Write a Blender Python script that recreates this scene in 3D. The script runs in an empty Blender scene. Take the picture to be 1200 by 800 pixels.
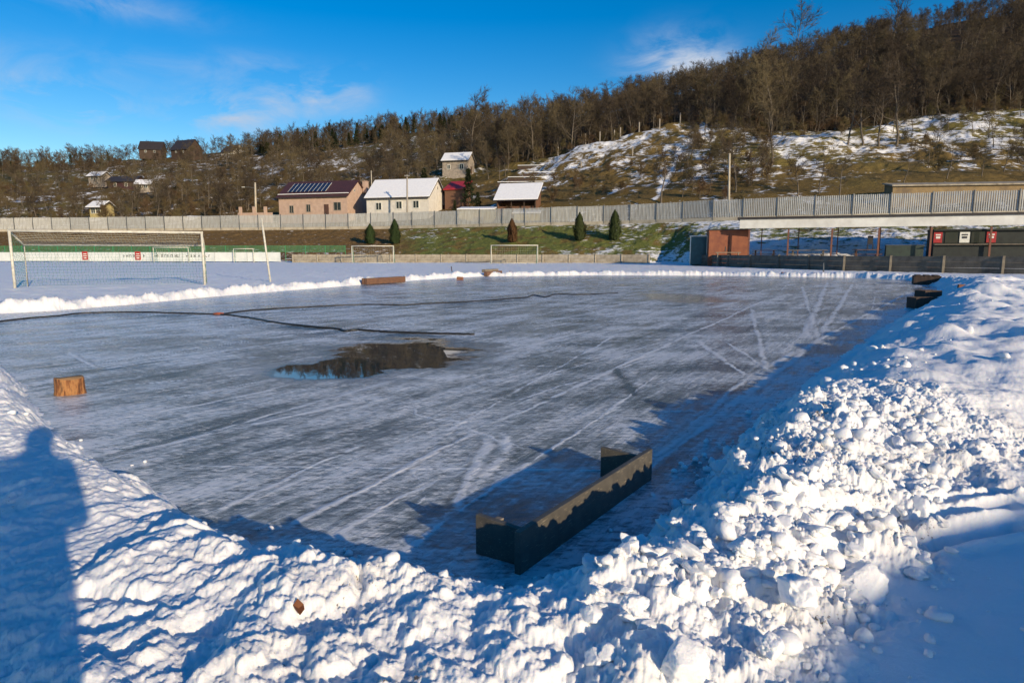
import bpy, math, random, time
T0 = time.time()
import numpy as np
from mathutils import Vector, Matrix, noise as mnoise
R = math.radians
rnd = random.Random(7)
sc = bpy.context.scene
C = sc.collection

print('T', round(time.time() - T0, 1))
# ---------------------------------------------------------------- camera
F = 760.0; HZ = 295.0; CAMH = 1.6
TILT = math.atan((400 - HZ) / F)
cam = bpy.data.cameras.new('camera'); cam.sensor_width = 36; cam.lens = F / 1200 * 36
cam.clip_start = 0.05; cam.clip_end = 6000
camo = bpy.data.objects.new('camera', cam); C.objects.link(camo)
camo.location = (0, 0, CAMH); camo.rotation_euler = (math.pi / 2 - TILT, 0, 0)
sc.camera = camo
ct, st = math.cos(TILT), math.sin(TILT)
def ray(px, py):
    u = (px - 600) / F; v = (400 - py) / F
    return Vector((u, ct + v * st, -st + v * ct))
def gp(px, py, z=0.0):
    d = ray(px, py); s = (z - CAMH) / d.z
    return Vector((d.x * s, d.y * s, z))
def at(px, py, Y):
    d = ray(px, py); s = Y / d.y
    return Vector((d.x * s, Y, CAMH + d.z * s))
def X_at(px, Y, py=270):
    return at(px, py, Y).x

print('T', round(time.time() - T0, 1))
# ---------------------------------------------------------------- numpy noise
def _h(ix, iy, seed):
    ix = ix.astype(np.int64); iy = iy.astype(np.int64)
    n = (ix * 374761393 + iy * 668265263 + seed * 974711) & 0xFFFFFFFF
    n = ((n ^ (n >> 13)) * 1274126177) & 0xFFFFFFFF
    n = (n ^ (n >> 16)) & 0xFFFFFFFF
    n = (n * 2246822519) & 0xFFFFFFFF
    n = n ^ (n >> 15)
    return (n & 0xFFFFFF) / float(0xFFFFFF)
def vn(x, y, seed=0):
    ix = np.floor(x); iy = np.floor(y); fx = x - ix; fy = y - iy
    u = fx * fx * fx * (fx * (fx * 6 - 15) + 10); v = fy * fy * fy * (fy * (fy * 6 - 15) + 10)
    a = _h(ix, iy, seed); b = _h(ix + 1, iy, seed); c = _h(ix, iy + 1, seed); d = _h(ix + 1, iy + 1, seed)
    return (a + (b - a) * u) * (1 - v) + (c + (d - c) * u) * v
def fbm(x, y, seed=0, octv=4, gain=0.5):
    s = 0; a = 1; t = 0
    ca, sa = math.cos(0.6), math.sin(0.6)
    for i in range(octv):
        s = s + a * vn(x, y, seed + i * 17); t += a; a *= gain
        x, y = (x * ca - y * sa) * 2.03 + 11.3, (x * sa + y * ca) * 2.03 + 5.7
    return s / t
def cobble(x, y, cell, seed, dens=0.6, rmin=0.25, rmax=0.62, flat=0.8):
    X = x / cell; Y = y / cell
    ix = np.floor(X); iy = np.floor(Y)
    out = np.zeros_like(X)
    for dx in (-1, 0, 1):
        for dy in (-1, 0, 1):
            cx = ix + dx; cy = iy + dy
            e = _h(cx, cy, seed) < dens
            px = cx + 0.1 + 0.8 * _h(cx, cy, seed + 1); py = cy + 0.1 + 0.8 * _h(cx, cy, seed + 2)
            r = rmin + (rmax - rmin) * _h(cx, cy, seed + 3) ** 1.6
            an = _h(cx, cy, seed + 4) * 3.14; el = 1 + 0.5 * _h(cx, cy, seed + 5)
            ax = (X - px) * np.cos(an) + (Y - py) * np.sin(an); ay = -(X - px) * np.sin(an) + (Y - py) * np.cos(an)
            # mix of round and facetted lumps
            d2 = (ax * el) ** 2 + ay ** 2
            b = np.sqrt(np.maximum(0, r * r - d2))
            b = np.minimum(b, r * (0.55 + 0.45 * _h(cx, cy, seed + 6)) + 0.25 * ax)
            out = np.maximum(out, np.where(e, b * flat, 0))
    return out * cell
def sst(a, b, x):
    t = np.clip((x - a) / (b - a), 0, 1); return t * t * (3 - 2 * t)

print('T', round(time.time() - T0, 1))
# ---------------------------------------------------------------- materials
def newmat(name):
    m = bpy.data.materials.new(name); m.use_nodes = True
    nt = m.node_tree; b = nt.nodes['Principled BSDF']
    return m, nt, b
def N(nt, t, **kw):
    n = nt.nodes.new(t)
    for k, v in kw.items():
        if k in n.inputs: n.inputs[k].default_value = v
        else: setattr(n, k, v)
    return n
def L(nt, a, b): nt.links.new(a, b)
def col(c): return (c[0], c[1], c[2], 1)
def mix(nt, fac, a, b):
    m = nt.nodes.new('ShaderNodeMix'); m.data_type = 'RGBA'
    for i, v in ((0, fac), (6, a), (7, b)):
        if hasattr(v, 'links') or hasattr(v, 'is_linked'): L(nt, v, m.inputs[i])
        elif i == 0: m.inputs[0].default_value = v
        else: m.inputs[i].default_value = col(v)
    return m.outputs[2]
def ramp(nt, fac, pts):
    r = nt.nodes.new('ShaderNodeValToRGB'); e = r.color_ramp.elements
    while len(e) < len(pts): e.new(0.5)
    for i, (p, c) in enumerate(pts):
        e[i].position = p; e[i].color = col(c) if hasattr(c, '__len__') else (c, c, c, 1)
    L(nt, fac, r.inputs[0]); return r.outputs[0]
def mat(name, c1, c2=None, scale=4.0, rough=0.7, bump=0.2, metal=0.0, stretch=(1, 1, 1), detail=6, bdist=0.01, lo=0.35, hi=0.65):
    m, nt, b = newmat(name)
    c2 = c2 or tuple(x * 0.7 for x in c1)
    tc = N(nt, 'ShaderNodeTexCoord'); mp = N(nt, 'ShaderNodeMapping'); mp.inputs['Scale'].default_value = stretch
    L(nt, tc.outputs['Object'], mp.inputs[0])
    nz = N(nt, 'ShaderNodeTexNoise', Scale=scale, Detail=detail, Roughness=0.6); L(nt, mp.outputs[0], nz.inputs['Vector'])
    f = ramp(nt, nz.outputs[0], [(lo, 0), (hi, 1)])
    L(nt, mix(nt, f, c1, c2), b.inputs['Base Color'])
    b.inputs['Roughness'].default_value = rough; b.inputs['Metallic'].default_value = metal
    if bump:
        bp = N(nt, 'ShaderNodeBump', Strength=bump, Distance=bdist); L(nt, nz.outputs[0], bp.inputs['Height']); L(nt, bp.outputs[0], b.inputs['Normal'])
    return m
def attr(nt, name):
    a = N(nt, 'ShaderNodeAttribute'); a.attribute_name = name; return a

M = {}
M['white_paint'] = mat('white_paint', (.75, .75, .7), (.6, .6, .54), 6, .45)
M['old_white'] = mat('old_white', (.62, .60, .52), (.45, .43, .36), 9, .6)
M['fence_metal'] = mat('fence_metal', (.46, .47, .46), (.33, .34, .34), 1.2, .5, .1, .15, stretch=(1, 1, .25))
def fence_mat():
    m, nt, b = newmat('fence_metal'); oi = N(nt, 'ShaderNodeObjectInfo'); tc = N(nt, 'ShaderNodeTexCoord')
    mp = N(nt, 'ShaderNodeMapping'); mp.inputs['Scale'].default_value = (5, 5, .5); L(nt, tc.outputs['Object'], mp.inputs[0])
    n = N(nt, 'ShaderNodeTexNoise', Scale=1.2, Detail=6, Roughness=.7); L(nt, mp.outputs[0], n.inputs['Vector'])
    a = ramp(nt, oi.outputs['Random'], [(0, (.40, .42, .43)), (.5, (.48, .50, .50)), (1, (.57, .58, .57))])
    L(nt, mix(nt, ramp(nt, n.outputs[0], [(.42, 0), (.72, .8)]), a, (.25, .23, .2)), b.inputs['Base Color']); b.inputs['Roughness'].default_value = .6
    return m
M['fence_metal'] = fence_mat()
M['post_metal'] = mat('post_metal', (.10, .11, .12), None, 3, .6)
M['concrete'] = mat('concrete', (.36, .32, .25), (.20, .17, .13), 1.6, .85, .5)
M['concrete_shaded'] = mat('concrete_shaded', (.15, .135, .11), (.07, .06, .05), 1.6, .85, .5)  # darker copy of concrete, the right wall's shade put into the colour
M['concrete_pale'] = mat('concrete_pale', (.50, .45, .36), (.34, .30, .23), 1.3, .85, .4)
M['wood_dark'] = mat('wood_dark', (.075, .045, .03), (.03, .02, .015), 3, .8, .4, stretch=(6, 6, .6))
M['wood_brown'] = mat('wood_brown', (.20, .10, .055), (.09, .045, .03), 6, .75, .6, stretch=(.6, 6, 6))
M['wood_grey'] = mat('wood_grey', (.28, .23, .17), (.15, .12, .09), 5, .8, .5, stretch=(.6, 6, 6))
M['wood_pole'] = mat('wood_pole', (.36, .33, .28), (.24, .21, .18), 3, .8, .3, stretch=(5, 5, .5))
M['bark'] = mat('bark', (.17, .14, .105), (.07, .055, .04), 5, .9, .6, stretch=(3, 3, .6))
M['rust'] = mat('rust', (.26, .085, .035), (.17, .05, .025), 1.4, .65, .2)
M['rust_post'] = mat('rust_post', (.20, .08, .045), (.12, .05, .035), 3, .7)
M['teal'] = mat('teal', (.02, .10, .12), (.012, .06, .075), 2, .5)
M['dark_green'] = mat('dark_green', (.035, .055, .04), (.02, .03, .025), 2, .6)
M['kiosk'] = mat('kiosk', (.022, .028, .024), (.012, .015, .014), 2, .7)
M['black_rubber'] = mat('black_rubber', (.012, .012, .014), (.02, .02, .02), 8, .45)
M['fascia'] = mat('fascia', (.70, .70, .66), (.55, .54, .5), .8, .5, .05)
M['roof_dark'] = mat('roof_dark', (.04, .035, .035), (.025, .02, .02), 2, .6)
M['roof_brown'] = mat('roof_brown', (.075, .03, .03), (.045, .02, .02), 2.5, .55, .2)
M['roof_red'] = mat('roof_red', (.45, .03, .025), (.3, .02, .02), 2, .5)
M['solar'] = mat('solar', (.012, .02, .05), (.02, .035, .08), 1, .15, 0)
M['plaster_pink'] = mat('plaster_pink', (.50, .36, .28), (.40, .28, .22), 1.2, .85)
M['plaster_white'] = mat('plaster_white', (.66, .63, .57), (.54, .51, .46), 1.2, .85)
M['plaster_grey'] = mat('plaster_grey', (.36, .31, .26), (.22, .19, .16), 1.4, .85)
M['plaster_yellow'] = mat('plaster_yellow', (.46, .38, .16), (.34, .27, .12), 1.5, .85)
M['ochre_old'] = mat('ochre_old', (.28, .20, .10), (.15, .11, .07), .7, .85)
M['glass'] = mat('glass', (.015, .018, .02), (.03, .03, .03), 1, .12, 0)
M['door_brown'] = mat('door_brown', (.10, .05, .035), (.06, .03, .02), 2, .6)
M['roof_snow'] = mat('roof_snow', (.82, .83, .85), (.74, .75, .78), 2.5, .6, .5, bdist=.06)
M['red_paint'] = mat('red_paint', (.42, .03, .03), (.3, .02, .02), 3, .5)
M['ink'] = mat('ink', (.03, .03, .035), None, 3, .6)
M['net_white'] = mat('net_white', (.62, .60, .48), None, 3, .7, 0)
M['net_green'] = mat('net_green', (.03, .22, .13), None, 3, .7, 0)
M['green_paint'] = mat('green_paint', (.06, .27, .10), (.04, .18, .08), 2, .5)
M['banner'] = mat('banner', (.66, .68, .66), (.52, .55, .54), .7, .55, .1)
M['orange'] = mat('orange', (.30, .07, .03), (.2, .05, .02), 5, .6)
M['brick'] = mat('brick', (.26, .12, .07), (.2, .08, .05), 8, .8)
M['leaf'] = mat('leaf', (.20, .07, .02), (.12, .04, .015), 20, .7)
M['cloth'] = mat('cloth', (.04, .05, .08), (.03, .035, .05), 12, .9)
M['skin'] = mat('skin', (.5, .32, .24), None, 10, .6)

# board material of the low goal: worn and scuffed
def board_mat():
    m, nt, b = newmat('worn_board')
    tc = N(nt, 'ShaderNodeTexCoord'); sep = N(nt, 'ShaderNodeSeparateXYZ'); L(nt, tc.outputs['Object'], sep.inputs[0])
    mp = N(nt, 'ShaderNodeMapping'); mp.inputs['Scale'].default_value = (6, 1, 1); L(nt, tc.outputs['Object'], mp.inputs[0])
    n1 = N(nt, 'ShaderNodeTexNoise', Scale=3.0, Detail=5, Roughness=.65); L(nt, mp.outputs[0], n1.inputs['Vector'])
    ad = N(nt, 'ShaderNodeMath', operation='MULTIPLY_ADD'); L(nt, n1.outputs[0], ad.inputs[0]); ad.inputs[1].default_value = -.16
    L(nt, sep.outputs[2], ad.inputs[2])
    wet = ramp(nt, ad.outputs[0], [(.0, 1), (.012, 0)])  # mask of the ragged shadow cast by the snow, not linked to the colour
    mp2 = N(nt, 'ShaderNodeMapping'); mp2.inputs['Scale'].default_value = (14, 60, 130); mp2.inputs['Rotation'].default_value = (0, .5, 0); L(nt, tc.outputs['Object'], mp2.inputs[0])
    n2 = N(nt, 'ShaderNodeTexNoise', Scale=1.2, Detail=3, Roughness=.6); L(nt, mp2.outputs[0], n2.inputs['Vector'])
    scr = ramp(nt, n2.outputs[0], [(.62, 0), (.70, .8)])
    n3 = N(nt, 'ShaderNodeTexNoise', Scale=14, Detail=6); L(nt, tc.outputs['Object'], n3.inputs['Vector'])
    dry = mix(nt, n3.outputs[0], (.035, .032, .026), (.13, .115, .085))
    c = mix(nt, scr, dry, (.34, .29, .20))
    L(nt, c, b.inputs['Base Color']); b.inputs['Roughness'].default_value = .6
    bp = N(nt, 'ShaderNodeBump', Strength=.35, Distance=.004); L(nt, n3.outputs[0], bp.inputs['Height']); L(nt, bp.outputs[0], b.inputs['Normal'])
    return m
M['board'] = board_mat()

def log_mat():
    m, nt, b = newmat('cut_log')
    tc = N(nt, 'ShaderNodeTexCoord'); mp = N(nt, 'ShaderNodeMapping'); mp.inputs['Scale'].default_value = (16, 16, 3); L(nt, tc.outputs['Object'], mp.inputs[0])
    n = N(nt, 'ShaderNodeTexNoise', Scale=1.6, Detail=8, Roughness=.7); L(nt, mp.outputs[0], n.inputs['Vector'])
    side = ramp(nt, n.outputs[0], [(.36, (.04, .018, .01)), (.47, (.22, .085, .03)), (.56, (.42, .20, .07)), (.68, (.12, .06, .03))])
    wv = N(nt, 'ShaderNodeTexWave', wave_type='RINGS', rings_direction='Z', Scale=14, Distortion=2.5, Detail=3); L(nt, tc.outputs['Object'], wv.inputs['Vector'])
    top = ramp(nt, wv.outputs['Fac'], [(.2, (.30, .16, .07)), (.8, (.46, .28, .13))])
    g = N(nt, 'ShaderNodeNewGeometry'); sp = N(nt, 'ShaderNodeSeparateXYZ'); L(nt, g.outputs['Normal'], sp.inputs[0])
    L(nt, mix(nt, ramp(nt, sp.outputs[2], [(.6, 0), (.8, 1)]), side, top), b.inputs['Base Color'])
    bp = N(nt, 'ShaderNodeBump', Strength=1, Distance=.03); L(nt, n.outputs[0], bp.inputs['Height']); L(nt, bp.outputs[0], b.inputs['Normal'])
    b.inputs['Roughness'].default_value = .9
    return m
M['log'] = log_mat()

def twig_mat(name, a, b_, c):
    m, nt, b = newmat(name)
    oi = N(nt, 'ShaderNodeObjectInfo')
    L(nt, ramp(nt, oi.outputs['Random'], [(0, a), (.5, b_), (1, c)]), b.inputs['Base Color'])
    b.inputs['Roughness'].default_value = .85; b.inputs['Specular IOR Level'].default_value = .2
    return m
M['twigs'] = twig_mat('twigs', (.038, .029, .023), (.070, .054, .037), (.125, .10, .056))
M['twigs_shrub'] = twig_mat('twigs_shrub', (.095, .058, .034), (.11, .08, .04), (.12, .10, .045))
M['needles'] = twig_mat('needles', (.022, .034, .014), (.032, .045, .018), (.05, .055, .022))
M['thuja'] = twig_mat('thuja', (.030, .05, .018), (.035, .06, .02), (.045, .055, .02))
M['thuja_brown'] = twig_mat('thuja_brown', (.10, .05, .025), (.09, .05, .025), (.08, .045, .02))

def snow_mat():
    m, nt, b = newmat('snow')
    g = N(nt, 'ShaderNodeNewGeometry'); dirt = attr(nt, 'dirt')
    n1 = N(nt, 'ShaderNodeTexNoise', Scale=38, Detail=6, Roughness=.65); L(nt, g.outputs['Position'], n1.inputs['Vector'])
    n2 = N(nt, 'ShaderNodeTexNoise', Scale=170, Detail=3, Roughness=.7); L(nt, g.outputs['Position'], n2.inputs['Vector'])
    n3 = N(nt, 'ShaderNodeTexNoise', Scale=55, Detail=5, Roughness=.7); L(nt, g.outputs['Position'], n3.inputs['Vector'])
    a = N(nt, 'ShaderNodeMath', operation='MULTIPLY_ADD'); L(nt, dirt.outputs['Fac'], a.inputs[0]); a.inputs[1].default_value = .30; L(nt, n3.outputs[0], a.inputs[2])
    sp = ramp(nt, a.outputs[0], [(.80, 0), (.87, .9)])
    n4 = N(nt, 'ShaderNodeTexNoise', Scale=3, Detail=4); L(nt, g.outputs['Position'], n4.inputs['Vector'])
    base = mix(nt, n4.outputs[0], (.90, .905, .915), (.80, .81, .82))
    dm = N(nt, 'ShaderNodeMath', operation='MULTIPLY'); L(nt, dirt.outputs['Fac'], dm.inputs[0]); dm.inputs[1].default_value = .22
    base = mix(nt, dm.outputs[0], base, (.45, .38, .29))
    L(nt, mix(nt, sp, base, (.10, .07, .045)), b.inputs['Base Color'])
    b.inputs['Roughness'].default_value = .55; b.inputs['Specular IOR Level'].default_value = .25
    b.inputs['Subsurface Weight'].default_value = .25; b.inputs['Subsurface Radius'].default_value = (.012, .018, .03); b.inputs['Subsurface Scale'].default_value = 1.0
    h = N(nt, 'ShaderNodeMath', operation='MULTIPLY_ADD'); L(nt, n2.outputs[0], h.inputs[0]); h.inputs[1].default_value = .35; L(nt, n1.outputs[0], h.inputs[2])
    bp = N(nt, 'ShaderNodeBump', Strength=.55, Distance=.012); L(nt, h.outputs[0], bp.inputs['Height']); L(nt, bp.outputs[0], b.inputs['Normal'])
    return m
M['snow'] = snow_mat()

def ice_mat():
    m, nt, b = newmat('ice')
    g = N(nt, 'ShaderNodeNewGeometry'); fr = attr(nt, 'frost'); wet = attr(nt, 'wet'); dk = attr(nt, 'dark')
    mp = N(nt, 'ShaderNodeMapping', vector_type='POINT'); mp.inputs['Rotation'].default_value = (0, 0, R(-60)); L(nt, g.outputs['Position'], mp.inputs[0])
    mp2 = N(nt, 'ShaderNodeMapping'); mp2.inputs['Scale'].default_value = (1.2, 9, 1); L(nt, mp.outputs[0], mp2.inputs[0])
    n1 = N(nt, 'ShaderNodeTexNoise', Scale=2.2, Detail=8, Roughness=.7); L(nt, mp2.outputs[0], n1.inputs['Vector'])
    mp3 = N(nt, 'ShaderNodeMapping'); mp3.inputs['Scale'].default_value = (1.0, 1.5, 1); L(nt, g.outputs['Position'], mp3.inputs[0])
    n2 = N(nt, 'ShaderNodeTexNoise', Scale=7, Detail=8, Roughness=.72); L(nt, mp3.outputs[0], n2.inputs['Vector'])
    n4 = N(nt, 'ShaderNodeTexNoise', Scale=60, Detail=4, Roughness=.7); L(nt, g.outputs['Position'], n4.inputs['Vector'])
    s = N(nt, 'ShaderNodeMath', operation='ADD'); L(nt, n1.outputs[0], s.inputs[0]); L(nt, n2.outputs[0], s.inputs[1])
    s2 = N(nt, 'ShaderNodeMath', operation='MULTIPLY_ADD'); L(nt, fr.outputs['Fac'], s2.inputs[0]); s2.inputs[1].default_value = .9; L(nt, s.outputs[0], s2.inputs[2])
    f = ramp(nt, N_math(nt, 'MULTIPLY', s2.outputs[0], .5), [(.36, .0), (.47, .28), (.57, .60), (.74, 1)])
    c = mix(nt, f, (.085, .12, .14), (.62, .69, .74))
    mp5 = N(nt, 'ShaderNodeMapping'); mp5.inputs['Scale'].default_value = (1.3, 3.2, 1); mp5.inputs['Rotation'].default_value = (0, 0, R(-24)); L(nt, g.outputs['Position'], mp5.inputs[0])
    n5 = N(nt, 'ShaderNodeTexNoise', Scale=7.5, Detail=8, Roughness=.74); n5.inputs['Distortion'].default_value = .6; L(nt, mp5.outputs[0], n5.inputs['Vector'])
    n6 = N(nt, 'ShaderNodeTexNoise', Scale=.55, Detail=4, Roughness=.6); L(nt, mp2.outputs[0], n6.inputs['Vector'])
    fa = N(nt, 'ShaderNodeMath', operation='MULTIPLY_ADD'); L(nt, n6.outputs[0], fa.inputs[0]); fa.inputs[1].default_value = .28; L(nt, n5.outputs[0], fa.inputs[2])
    fb = N(nt, 'ShaderNodeMath', operation='MULTIPLY_ADD'); L(nt, fr.outputs['Fac'], fb.inputs[0]); fb.inputs[1].default_value = .22; L(nt, fa.outputs[0], fb.inputs[2])
    fk = N_math(nt, 'MULTIPLY', ramp(nt, fb.outputs[0], [(.65, 0), (.745, 1)]), .80)
    c = mix(nt, fk, c, (.84, .85, .86))
    dkn = N_math(nt, 'MULTIPLY', ramp(nt, n5.outputs[0], [(.38, 1), (.46, 0)]), .7)
    c = mix(nt, dkn, c, (.05, .055, .06))
    c = mix(nt, dk.outputs['Fac'], c, (.03, .03, .028))
    c = mix(nt, wet.outputs['Fac'], c, (.05, .056, .056))
    L(nt, c, b.inputs['Base Color'])
    r0 = ramp(nt, f, [(0, .10), (1, .36)])
    L(nt, mix(nt, wet.outputs['Fac'], r0, (.015, .015, .015)), b.inputs['Roughness'])
    b.inputs['IOR'].default_value = 1.52
    hh = N(nt, 'ShaderNodeMath', operation='MULTIPLY_ADD'); L(nt, n4.outputs[0], hh.inputs[0]); hh.inputs[1].default_value = .12; L(nt, s.outputs[0], hh.inputs[2])
    iv = N(nt, 'ShaderNodeMath', operation='SUBTRACT'); iv.inputs[0].default_value = 1; L(nt, wet.outputs['Fac'], iv.inputs[1])
    bs = N_math(nt, 'MULTIPLY', iv.outputs[0], .9)
    bp = N(nt, 'ShaderNodeBump', Distance=.02); L(nt, bs, bp.inputs['Strength']); L(nt, hh.outputs[0], bp.inputs['Height']); L(nt, bp.outputs[0], b.inputs['Normal'])
    return m
def N_math(nt, op, a, v):
    n = N(nt, 'ShaderNodeMath', operation=op); L(nt, a, n.inputs[0]); n.inputs[1].default_value = v; return n.outputs[0]
M['ice'] = ice_mat()

def hill_mat():
    m, nt, b = newmat('hill_ground')
    g = N(nt, 'ShaderNodeNewGeometry'); sn = attr(nt, 'snowy'); gr = attr(nt, 'green'); sh = attr(nt, 'litter')
    mp = N(nt, 'ShaderNodeMapping'); mp.inputs['Scale'].default_value = (.55, .55, 2.6); L(nt, g.outputs['Position'], mp.inputs[0])
    n1 = N(nt, 'ShaderNodeTexNoise', Scale=1.5, Detail=9, Roughness=.72); L(nt, mp.outputs[0], n1.inputs['Vector'])
    n2 = N(nt, 'ShaderNodeTexNoise', Scale=.35, Detail=5, Roughness=.6); L(nt, mp.outputs[0], n2.inputs['Vector'])
    a = N(nt, 'ShaderNodeMath', operation='MULTIPLY_ADD'); L(nt, n1.outputs[0], a.inputs[0]); a.inputs[1].default_value = 1.5; L(nt, sn.outputs['Fac'], a.inputs[2])
    f = ramp(nt, N_math(nt, 'MULTIPLY', a.outputs[0], .5), [(.60, 0), (.675, 1)])
    n3 = N(nt, 'ShaderNodeTexNoise', Scale=5, Detail=7, Roughness=.75); L(nt, g.outputs['Position'], n3.inputs['Vector'])
    brown = ramp(nt, n3.outputs[0], [(.3, (.045, .028, .014)), (.5, (.16, .098, .036)), (.7, (.29, .185, .075))])
    green = ramp(nt, n3.outputs[0], [(.32, (.05, .062, .018)), (.5, (.135, .16, .04)), (.70, (.23, .22, .07))])
    litter = ramp(nt, n3.outputs[0], [(.3, (.025, .018, .012)), (.55, (.06, .04, .022)), (.75, (.10, .07, .035))])
    c = mix(nt, gr.outputs['Fac'], brown, green)
    c = mix(nt, sh.outputs['Fac'], c, litter)
    c = mix(nt, f, c, (.80, .81, .83))
    L(nt, c, b.inputs['Base Color']); b.inputs['Roughness'].default_value = .9; b.inputs['Specular IOR Level'].default_value = .1
    bp = N(nt, 'ShaderNodeBump', Strength=.9, Distance=.25); L(nt, n1.outputs[0], bp.inputs['Height']); L(nt, bp.outputs[0], b.inputs['Normal'])
    return m
M['hill'] = hill_mat()

print('T', round(time.time() - T0, 1))
# ---------------------------------------------------------------- mesh helpers
def link(name, me, m=None, parent=None):
    o = bpy.data.objects.new(name, me); C.objects.link(o)
    if m is not None and me is not None:
        me.materials.append(M[m] if isinstance(m, str) else m)
    if parent: o.parent = parent
    return o
def tag(o, label=None, cat=None, group=None, kind=None):
    if label: o['label'] = label
    if cat: o['category'] = cat
    if group: o['group'] = group
    if kind: o['kind'] = kind
    return o
def thing(name, label, cat, loc=(0, 0, 0), rz=0, group=None):
    o = bpy.data.objects.new(name, None); C.objects.link(o); o.location = loc; o.rotation_euler = (0, 0, rz)
    o.empty_display_size = .2
    return tag(o, label, cat, group)
class MB:
    def __init__(s): s.v = []; s.f = []
    def box(s, c, d, rz=0, tilt=None):
        mt = Matrix.Rotation(rz, 3, 'Z')
        if tilt is not None: mt = mt @ tilt
        c = Vector(c); b = len(s.v)
        for i in (-.5, .5):
            for j in (-.5, .5):
                for k in (-.5, .5): s.v.append(tuple(c + mt @ Vector((i * d[0], j * d[1], k * d[2]))))
        for q in ((0, 1, 3, 2), (4, 6, 7, 5), (0, 4, 5, 1), (2, 3, 7, 6), (0, 2, 6, 4), (1, 5, 7, 3)): s.f.append([b + i for i in q])
        return s
    def bar(s, p, q, w, h):
        p = Vector(p); q = Vector(q); d = q - p
        rot = d.to_track_quat('X', 'Z').to_matrix(); c = (p + q) / 2; b = len(s.v)
        for i in (-.5, .5):
            for j in (-.5, .5):
                for k in (-.5, .5): s.v.append(tuple(c + rot @ Vector((i * d.length, j * w, k * h))))
        for f in ((0, 1, 3, 2), (4, 6, 7, 5), (0, 4, 5, 1), (2, 3, 7, 6), (0, 2, 6, 4), (1, 5, 7, 3)): s.f.append([b + i for i in f])
        return s
    def tube(s, pts, rad, n=8, cap=True):
        pts = [Vector(p) for p in pts]
        if not hasattr(rad, '__len__'): rad = [rad] * len(pts)
        b = len(s.v)
        for i, p in enumerate(pts):
            t = (pts[min(i + 1, len(pts) - 1)] - pts[max(i - 1, 0)]).normalized()
            a = t.orthogonal().normalized() if abs(t.z) > .9 else t.cross(Vector((0, 0, 1))).normalized()
            c = t.cross(a)
            for k in range(n):
                an = 2 * math.pi * k / n
                s.v.append(tuple(p + (a * math.cos(an) + c * math.sin(an)) * rad[i]))
        for i in range(len(pts) - 1):
            for k in range(n):
                k2 = (k + 1) % n
                s.f.append([b + i * n + k, b + i * n + k2, b + (i + 1) * n + k2, b + (i + 1) * n + k])
        if cap:
            s.f.append([b + k for k in range(n)][::-1]); s.f.append([b + (len(pts) - 1) * n + k for k in range(n)])
        return s
    def poly(s, pts, th=None):
        b = len(s.v)
        if th is None:
            s.v += [tuple(p) for p in pts]; s.f.append(list(range(b, b + len(pts))))
        else:
            t = Vector(th); n = len(pts)
            s.v += [tuple(p) for p in pts] + [tuple(Vector(p) + t) for p in pts]
            s.f.append([b + i for i in range(n)][::-1]); s.f.append([b + n + i for i in range(n)])
            for i in range(n):
                j = (i + 1) % n; s.f.append([b + i, b + j, b + n + j, b + n + i])
        return s
    def mesh(s, name, smooth=False):
        me = bpy.data.meshes.new(name); me.from_pydata(s.v, [], s.f); me.update()
        if smooth: me.polygons.foreach_set('use_smooth', [True] * len(me.polygons))
        return me
    def build(s, name, m, parent=None, smooth=False, bevel=0):
        o = link(name, s.mesh(name, smooth), m, parent)
        if bevel:
            b = o.modifiers.new('bevel', 'BEVEL'); b.width = bevel; b.segments = 2; b.limit_method = 'ANGLE'
        return o
def copy_tree(o, parent=None, label=None):
    c = o.copy(); C.objects.link(c)
    if parent: c.parent = parent
    if label: c['label'] = label
    for ch in list(o.children): copy_tree(ch, c)
    return c
def fan_mesh(name, ms, ys, Z, attrs, m, mask=None):
    """grid of points (x = m*y, y) with heights Z[row, column]"""
    nr, nc = len(ys), len(ms)
    Xg = ms[None, :] * ys[:, None]; Yg = np.repeat(ys[:, None], nc, 1)
    return grid_mesh(name, Xg, Yg, Z, attrs, m, mask)
def grid_mesh(name, Xg, Yg, Z, attrs, m, mask=None):
    nr, nc = Z.shape
    co = np.stack([Xg, Yg, Z], -1).reshape(-1, 3).astype(np.float32)
    idx = np.arange(nr * nc).reshape(nr, nc)
    q = np.stack([idx[:-1, :-1], idx[:-1, 1:], idx[1:, 1:], idx[1:, :-1]], -1).reshape(-1, 4)
    if mask is not None:
        mk = mask.reshape(-1); q = q[mk[q].any(1)]
        used = np.unique(q); mp = -np.ones(nr * nc, np.int64); mp[used] = np.arange(len(used)); q = mp[q]; co = co[used]
    else: used = None
    me = bpy.data.meshes.new(name)
    me.vertices.add(len(co)); me.vertices.foreach_set('co', co.reshape(-1))
    me.loops.add(q.size); me.loops.foreach_set('vertex_index', q.reshape(-1).astype(np.int32))
    me.polygons.add(len(q)); me.polygons.foreach_set('loop_start', (np.arange(len(q)) * 4).astype(np.int32))
    me.polygons.foreach_set('use_smooth', np.ones(len(q), bool))
    me.update(calc_edges=True)
    for k, a in attrs.items():
        a = a.reshape(-1).astype(np.float32)
        if used is not None: a = a[used]
        at_ = me.attributes.new(k, 'FLOAT', 'POINT'); at_.data.foreach_set('value', a)
    return link(name, me, m)

print('T', round(time.time() - T0, 1))
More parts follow.
